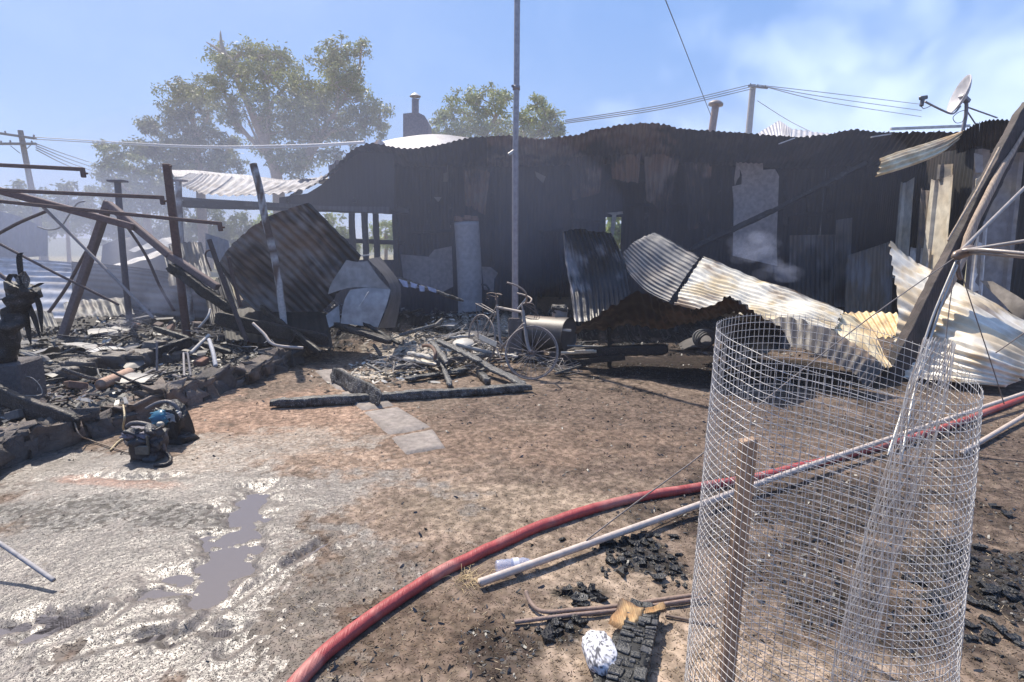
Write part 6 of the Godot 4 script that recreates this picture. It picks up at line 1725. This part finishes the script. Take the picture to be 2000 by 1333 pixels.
func make_cage() -> void:
	var m := mat("galvanised wire", Color.WHITE, 0.4, 0.2, "", "", 0.0, 1.0, true, 0.6)
	var c := Vector3(1.02, 0.0, -1.68)
	var t := thing("wire_cage", "tall round galvanised wire mesh cage standing in the right foreground", "cage", c)
	var R := 0.4
	var shape := func(a: float, y: float) -> Vector3:
		# a is the angle seen from above, 0 to the right, growing towards the back; the front has a dent at the stake
		var k := y / 1.3
		var da := wrapf(a - deg_to_rad(-122.0), -PI, PI)
		var r := R * (1.0 - 0.115 * k - 0.10 * exp(-da * da * 9.0) + 0.015 * sin(3.0 * a + 1.0) + 0.01 * sin(5.0 * a))
		var lift := (0.04 * cos(a - PI) + 0.065 * sin(a) + 0.01 * sin(2.0 * a)) * k
		var wob := 0.004 * n_fine.get_noise_2d(a * 3.0, y * 1.2)
		return c + Vector3(cos(a) * (r + wob) - 0.01 * k, y + lift, -sin(a) * (r + wob))
	var rows := 51
	var cols := 106
	var steel := Color(0.62, 0.6, 0.58)
	for j in rows + 1:
		var y := 0.012 + 0.0251 * j
		var pts := []
		for i in 72:
			var a := TAU * i / 72
			pts.append(shape.call(a, y) + Vector3(0, 0.0015 * n_fine.get_noise_2d(a * 4.0, y * 40.0), 0))
		part("ring_wire", MB.new().tube(pts, 0.00105, 4, steel * (0.85 + 0.2 * n_mid.get_noise_1d(j * 3.0)), true), m, t, true)
	for i in cols:
		var a := TAU * i / cols
		var pts := []
		for k in 15:
			pts.append(shape.call(a, -0.01 + 0.0935 * k))
		part("upright_wire", MB.new().tube(pts, 0.001, 4, steel * (0.85 + 0.2 * n_mid.get_noise_1d(i * 5.0))), m, t, true)
	# stake and a roll of rusty netting inside
	single("cage_stake", MB.new().bar(gp(1418, 1345, -0.03), at(1462, 858, 1.66), 0.055, 0.03, Vector3(0.3, 0, 1), Color(0.4, 0.27, 0.18), 0.004), mat("scorched timber"), "flat weathered wooden stake standing inside the wire cage", "stake")
	var roll := thing("netting_roll", "narrow pale roll of wire netting leaning inside the cage", "netting", gp(1660, 1330))
	var p0 := gp(1650, 1330, 0.0)
	var p1 := at(1838, 665, 1.65)
	var ax := (p1 - p0).normalized()
	var sx := ax.cross(Vector3.FORWARD).normalized()
	var sy := ax.cross(sx)
	var L := p0.distance_to(p1)
	for s in 20:
		for dir in [-1.0, 1.0]:
			var pts := []
			for k in 25:
				var f := k / 24.0
				var a: float = TAU * s / 20.0 + dir * f * 5.0
				var rr := 0.05 * (1.0 - 0.25 * smoothstep(0.85, 1.0, f)) + 0.006 * sin(a * 3.0 + f * 9.0)
				pts.append(p0 + ax * (L * f) + (sx * cos(a) + sy * sin(a)) * rr)
			part("netting_wire", MB.new().tube(pts, 0.0013, 4, Color(0.66, 0.64, 0.62).lerp(Color(0.3, 0.22, 0.17), smoothstep(0.1, 0.6, n_mid.get_noise_1d(s * 7.0)))), m, roll, true)

func make_front() -> void:
	var rust := mat("rusty steel")
	var charm := mat("char")
	# plastic bottle
	var bot := thing("plastic_bottle", "empty clear ribbed plastic bottle lying by the white pipe's end", "bottle", gp(1000, 1112))
	var bc := gp(968, 1108, 0.036)
	var be := gp(1050, 1100, 0.03)
	var ax := (be - bc).normalized()
	var sx := ax.cross(Vector3.UP).normalized()
	var prof := [Vector2(0.002, 0.004), Vector2(0.024, 0.0), Vector2(0.032, 0.008)]
	for k in 9:
		prof.append(Vector2(0.033 if k % 2 else 0.0305, 0.02 + k * 0.013))
	prof.append_array([Vector2(0.033, 0.14), Vector2(0.026, 0.165), Vector2(0.014, 0.185), Vector2(0.0125, 0.2)])
	var pet := mat("clear plastic", Color(0.85, 0.88, 0.95), 0.12)
	pet.transparency = BaseMaterial3D.TRANSPARENCY_ALPHA
	pet.albedo_color = Color(0.8, 0.84, 0.95, 0.3)
	part("body", MB.new().lathe(Transform3D(Basis(sx, ax, sx.cross(ax)), bc), prof, 24), pet, bot, true)
	part("cap", MB.new().tube([bc + ax * 0.195, bc + ax * 0.212], 0.015, 14, Color(0.7, 0.72, 0.78)), mat("melted plastic"), bot, true)
	part("label_band", MB.new().lathe(Transform3D(Basis(sx, ax, sx.cross(ax)), bc), [Vector2(0.0338, 0.085), Vector2(0.0338, 0.115)], 24, Color(0.55, 0.56, 0.62)), mat("scorched paper"), bot, true)
	# rusty rods
	single("rusty_rod", MB.new().tube(smooth_path([gp(1027, 1155, 0.05), gp(1033, 1172, 0.03), gp(1048, 1190, 0.02), gp(1072, 1196, 0.02), gp(1120, 1192, 0.02), gp(1200, 1185, 0.02), gp(1360, 1162, 0.025)], 40), 0.0095, 9, Color(0.24, 0.17, 0.135)), rust, "rusty bar with hooked left end, upper of the pair by the cage", "bar", "", true)
	single("rusty_rod", MB.new().tube(smooth_path([gp(1005, 1216, 0.015), gp(1100, 1204, 0.018), gp(1230, 1190, 0.02), gp(1380, 1168, 0.02)], 30), 0.009, 9, Color(0.22, 0.16, 0.135)), rust, "straight rusty bar, lower of the pair by the cage", "bar", "", true)
	single("rusty_rod", MB.new().tube([gp(1300, 1203, 0.01), gp(1400, 1222, 0.01)], 0.006, 8, Color(0.16, 0.12, 0.1)), rust, "thin short bar running under the charred plank to the cage", "bar", "", true)
	# charred plank, scorched wood piece, ash-white stone
	var pk := thing("charred_plank", "thick charred plank pointing at the viewer beside the ash-white stone", "plank", gp(1235, 1280))
	var k0 := gp(1262, 1188, 0.04)
	var k1 := gp(1205, 1400, 0.03)
	part("core", charred(k0, k1, 0.125, 0.045, Vector3.UP, 0.0, 0.003), charm, pk, true)
	var kr := RandomNumberGenerator.new()
	kr.seed = 12
	var kd := (k1 - k0).normalized()
	var ks := kd.cross(Vector3.UP).normalized()
	var ku := ks.cross(kd)
	var cuts := [0.0]
	while cuts[-1] < 1.0:
		cuts.append(cuts[-1] + kr.randf_range(0.02, 0.08))
	for i in cuts.size() - 1:
		var across := [-0.5, kr.randf_range(-0.3, -0.12), kr.randf_range(0.02, 0.22), 0.5]
		for j in 3:
			if kr.randf() < 0.12:
				continue
			var mid: Vector3 = k0.lerp(k1, (cuts[i] + cuts[i + 1]) / 2) + ks * ((across[j] + across[j + 1]) / 2 * 0.135) + ku * (0.021 + kr.randf_range(-0.006, 0.005)) + kd * kr.randf_range(-0.008, 0.008)
			var grey := 0.02 + 0.05 * kr.randf()
			part("char_block", MB.new().box(Transform3D(Basis(ks, ku, -kd) * Basis.from_euler(Vector3(kr.randf_range(-0.12, 0.12), kr.randf_range(-0.2, 0.2), kr.randf_range(-0.12, 0.12))), mid), Vector3((across[j + 1] - across[j]) * 0.135 - 0.003, 0.014, k0.distance_to(k1) * (cuts[i + 1] - cuts[i]) - 0.003), Color(grey, grey, grey * 1.03), 0.003), mat("melted plastic"), pk)
	single("charred_plank", charred(gp(1212, 1240, 0.02), gp(1165, 1350, 0.015), 0.05, 0.03, Vector3.UP, 0.2, 0.008), charm, "narrow charred strip between the stone and the thick charred plank", "plank", "", true)
	var wm := mat("fresh wood", Color.WHITE, 0.7, 0.0, "streak", "grain_h", 0.2, 5.0)
	var wood := func(pts: Array, h: float, label: String, called := "scorched_wood") -> void:
		var mb := MB.new()
		var p := []
		for q in pts:
			p.append(gp(q[0], q[1], q[2]))
		mb.grid(16, 16, func(u: float, w: float) -> Array:
			var c: Vector3 = p[0].lerp(p[1], u).lerp(p[3].lerp(p[2], u), w)
			var e := minf(minf(u, 1.0 - u), minf(w, 1.0 - w))
			var burn := smoothstep(0.36, 0.02, minf(minf(w, 1.0 - w), minf(u, 1.0 - u)) + 0.25 * n_mid.get_noise_3dv(c * 4.0) + 0.12)
			return [c + Vector3(0.012 * n_fine.get_noise_3dv(c * 1.5), h * (0.0 if e < 0.001 else 0.6) + 0.008 * n_fine.get_noise_3dv(c * 2.0), 0.014 * n_fine.get_noise_3dv(c * 1.5 + Vector3(7, 0, 0))), Color(0.34, 0.18, 0.07).lerp(Color(0.46, 0.31, 0.15), clampf(n_fine.get_noise_3dv(c * 2.0) + 0.4, 0, 1)).lerp(Color(0.07, 0.045, 0.035), burn), Vector2(u, w)])
		single(called, mb, wm, label, "wood", "", true)
	wood.call([[1213, 1168, 0.07], [1262, 1190, 0.075], [1235, 1245, 0.04], [1188, 1218, 0.04]], 0.02, "yellow half-burnt wood chunk lying over the rusty bars")
	wood.call([[1252, 1192, 0.07], [1300, 1180, 0.065], [1304, 1192, 0.06], [1258, 1208, 0.06]], 0.02, "narrow yellow wood splinter on top of the charred plank")
	var st := lump(gp(1172, 1276, 0.045), Vector3(0.125, 0.09, 0.21), 0.1, Color(0.6, 0.6, 0.63), 34, 1.0, null, 0.12, 0.85)
	for k in st.v.size():
		var s := n_fine.get_noise_3dv(st.v[k] * 9.0) + 0.5 * n_fine.get_noise_3dv(st.v[k] * 3.0)
		var f := smoothstep(0.02, 0.25, s)
		st.c[k] = Color(0.62, 0.62, 0.66).lerp(Color(0.1, 0.1, 0.11), f)
	single("ash_stone", st, mat("ashy stone", Color.WHITE, 0.95, 0.0, "mottle", "bump", 0.15, 4.0), "oval white ash-speckled stone beside the charred plank", "stone", "", true)
	# clods and lumps of char
	var r := RandomNumberGenerator.new()
	r.seed = 19
	for k in 130:
		var q: Array = [[1180, 1066], [1240, 1082], [1290, 1100], [1220, 1110], [1310, 1135], [1130, 1168], [1100, 1235], [1250, 1060]][k % 8]
		var p := gp(q[0] + r.randfn(0, 26), q[1] + r.randfn(0, 13), 0.0)
		var s := 0.012 + 0.04 * pow(r.randf(), 2)
		single("char_lump", lump(down(p, s * 0.25), Vector3(s * r.randf_range(1, 1.7), s * 0.6, s), 1.3, Color(0.03, 0.029, 0.03).lerp(Color(0.1, 0.1, 0.1), pow(r.randf(), 3)), 3, k * 1.7, null, r.randf() * 3.0), mat("char"), "angular lump of black charcoal in the burnt patch by the white pipe", "charcoal lump", "charcoal lumps near the white pipe")
	for k in 70:
		var p := gp(1940 + r.randfn(0, 60), 1170 + r.randfn(0, 70), 0.0)
		var s := r.randf_range(0.015, 0.05)
		single("char_lump", lump(down(p, s * 0.25), Vector3(s * 1.4, s * 0.6, s), 1.3, Color(0.03, 0.029, 0.03).lerp(Color(0.1, 0.1, 0.1), pow(r.randf(), 3)), 3, k * 1.7, null, r.randf() * 3.0), mat("char"), "angular lump of black charcoal right of the wire cage", "charcoal lump", "charcoal lumps right of the cage")
	# dry straw tuft
	var tuft := MB.new()
	for k in 60:
		var p := down(gp(915 + r.randfn(0, 14), 1135 + r.randfn(0, 8)))
		var a := r.randf() * TAU
		var l := r.randf_range(0.03, 0.09)
		tuft.tube([p, p + Vector3(cos(a) * 0.5, r.randf_range(0.1, 0.5), sin(a) * 0.5) * l, p + Vector3(cos(a), r.randf_range(0.0, 0.5), sin(a)) * l], [0.0014, 0.0012, 0.0006], 3, Color(0.55, 0.42, 0.24))
	single("straw_tuft", tuft, mat("straw"), "small tuft of dry straw at the white pipe's left end", "straw", "", true)

func puff(c: Vector3, s: Vector3, d: float, label: String, group: String) -> void:
	var v := FogVolume.new()
	v.name = numbered("smoke_cloud")
	v.shape = RenderingServer.FOG_VOLUME_SHAPE_ELLIPSOID
	v.size = s
	v.position = c
	var m := FogMaterial.new()
	m.density = d
	m.albedo = Color(0.86, 0.89, 1.0)
	v.material = m
	add_child(v)
	tag(v, label, "smoke", group)
	v.set_meta("kind", "stuff")

func make_smoke() -> void:
	var r := RandomNumberGenerator.new()
	r.seed = 8
	for k in 44:
		var u := r.randf()
		puff(at(1455 + u * 85 + r.randfn(0, 14), 505 - 26 * sin(u * 5.0) + r.randfn(0, 9), 8.9 + r.randfn(0, 0.1)), Vector3(r.randf_range(0.15, 0.42), r.randf_range(0.1, 0.26), 0.3), 0.25, "small white puff of smoke over the fallen sunlit sheet", "smoke over the fallen sheet")
	puff(at(130, 480, 13), Vector3(9, 3.6, 6), 0.065, "thin smoke drifting over the raised bed on the left", "smoke over the raised bed")
	puff(at(620, 420, 11), Vector3(12, 4.4, 5), 0.05, "thin smoke hanging before the house's left half", "smoke before the house")
	puff(at(1350, 400, 11), Vector3(9, 4.2, 3.5), 0.034, "thin smoke hanging before the house's right half", "smoke before the house")
	for k in 14:
		puff(at(225 + k * 9 + r.randfn(0, 18), 650 - k * 7, 8.0), Vector3(r.randf_range(0.2, 0.5), r.randf_range(0.15, 0.35), 0.4), 0.14, "wisp of smoke rising from the rubble bed", "wisps over the raised bed")

func smoke_sky() -> ImageTexture:   # clouds of smoke high over the house's right end, thin streaks elsewhere
	var w := 1024
	var h := 512
	var n := FastNoiseLite.new()
	n.seed = 21
	n.frequency = 2.2
	n.fractal_octaves = 5
	var data := PackedByteArray()
	data.resize(w * h * 4)
	for j in h:
		var el := PI * (0.5 - (j + 0.5) / h)
		for i in w:
			var az := wrapf(TAU * (i + 0.5) / w, -PI, PI)
			var d := Vector3(sin(az) * cos(el), sin(el), -cos(az) * cos(el))
			var a := 0.0
			if el > -0.05:
				var q := n.get_noise_3dv(Vector3(d.x * 2.2 - d.y * 1.6, d.y * 2.6 + d.x * 1.2, d.z * 1.6) * 1.25 + Vector3(n.get_noise_3dv(d * 2.0), 0, 0) * 0.4)
				a = 0.05 * smoothstep(-0.2, 0.5, q)
				var dx := wrapf(az - 0.68, -PI, PI)
				var lean := dx - (el - 0.1) * 0.35
				a += 1.0 * smoothstep(-0.45, 0.65, q * 0.8 + 0.66 - 1.9 * maxf(absf(lean) - 0.13, 0.0) - 2.6 * maxf(el - 0.12, 0.0)) * smoothstep(0.75, 0.2, el)
			var k := (j * w + i) * 4
			data[k] = 255
			data[k + 1] = 255
			data[k + 2] = 255
			data[k + 3] = int(255.0 * clampf(a, 0, 1))
	return ImageTexture.create_from_image(Image.create_from_data(w, h, false, Image.FORMAT_RGBA8, data))

func _ready() -> void:
	# camera, sky, sun, exposure
	var cam := Camera3D.new()
	cam.name = "camera"
	cam.position = Vector3(0, EYE, 0)
	cam.rotation_degrees = Vector3(-PITCH, 0, 0)
	cam.fov = rad_to_deg(2.0 * atan(666.5 / FOCAL))
	cam.near = 0.05
	cam.far = 1000.0
	add_child(cam)
	cam.make_current()
	var sky := ProceduralSkyMaterial.new()
	sky.sky_top_color = Color(0.085, 0.215, 0.52).linear_to_srgb()
	sky.sky_horizon_color = Color(0.33, 0.48, 0.72).linear_to_srgb()
	sky.sky_curve = 0.17
	sky.sun_angle_max = 75.0
	sky.sun_curve = 0.28
	sky.sky_cover = smoke_sky()
	sky.sky_cover_modulate = Color(0.62, 0.62, 0.62)
	sky.ground_bottom_color = Color(0.2, 0.16, 0.12).linear_to_srgb()
	sky.ground_horizon_color = Color(0.5, 0.55, 0.6).linear_to_srgb()
	var e := Environment.new()
	e.background_mode = Environment.BG_SKY
	e.sky = Sky.new()
	e.sky.sky_material = sky
	e.tonemap_mode = Environment.TONE_MAPPER_LINEAR
	e.tonemap_exposure = 1.6
	e.sdfgi_enabled = true
	e.ssao_enabled = true
	e.ssil_enabled = true
	e.volumetric_fog_enabled = true
	e.volumetric_fog_density = 0.0038
	e.volumetric_fog_albedo = Color(0.93, 0.94, 1.0)
	e.volumetric_fog_anisotropy = 0.45
	var we := WorldEnvironment.new()
	we.name = "environment"
	we.environment = e
	add_child(we)
	var sun := DirectionalLight3D.new()
	sun.name = "sun"
	var az := deg_to_rad(-35.5)
	var el := deg_to_rad(57.0)
	var to_sun := Vector3(sin(az) * cos(el), sin(el), -cos(az) * cos(el))
	sun.look_at_from_position(to_sun * 50.0, Vector3.ZERO, Vector3.UP)
	sun.light_energy = 1.5
	sun.light_color = Color(1.0, 0.96, 0.9)
	sun.light_angular_distance = 0.5
	sun.shadow_enabled = true
	add_child(sun)
	textures()
	var clock := Time.get_ticks_msec()
	make_ground()
	make_paddock()
	make_house()
	make_roofscape()
	make_poles()
	make_trees()
	make_left()
	make_middle()
	make_right()
	make_litter()
	make_smoke()
	print("built in ", (Time.get_ticks_msec() - clock) / 1000.0)
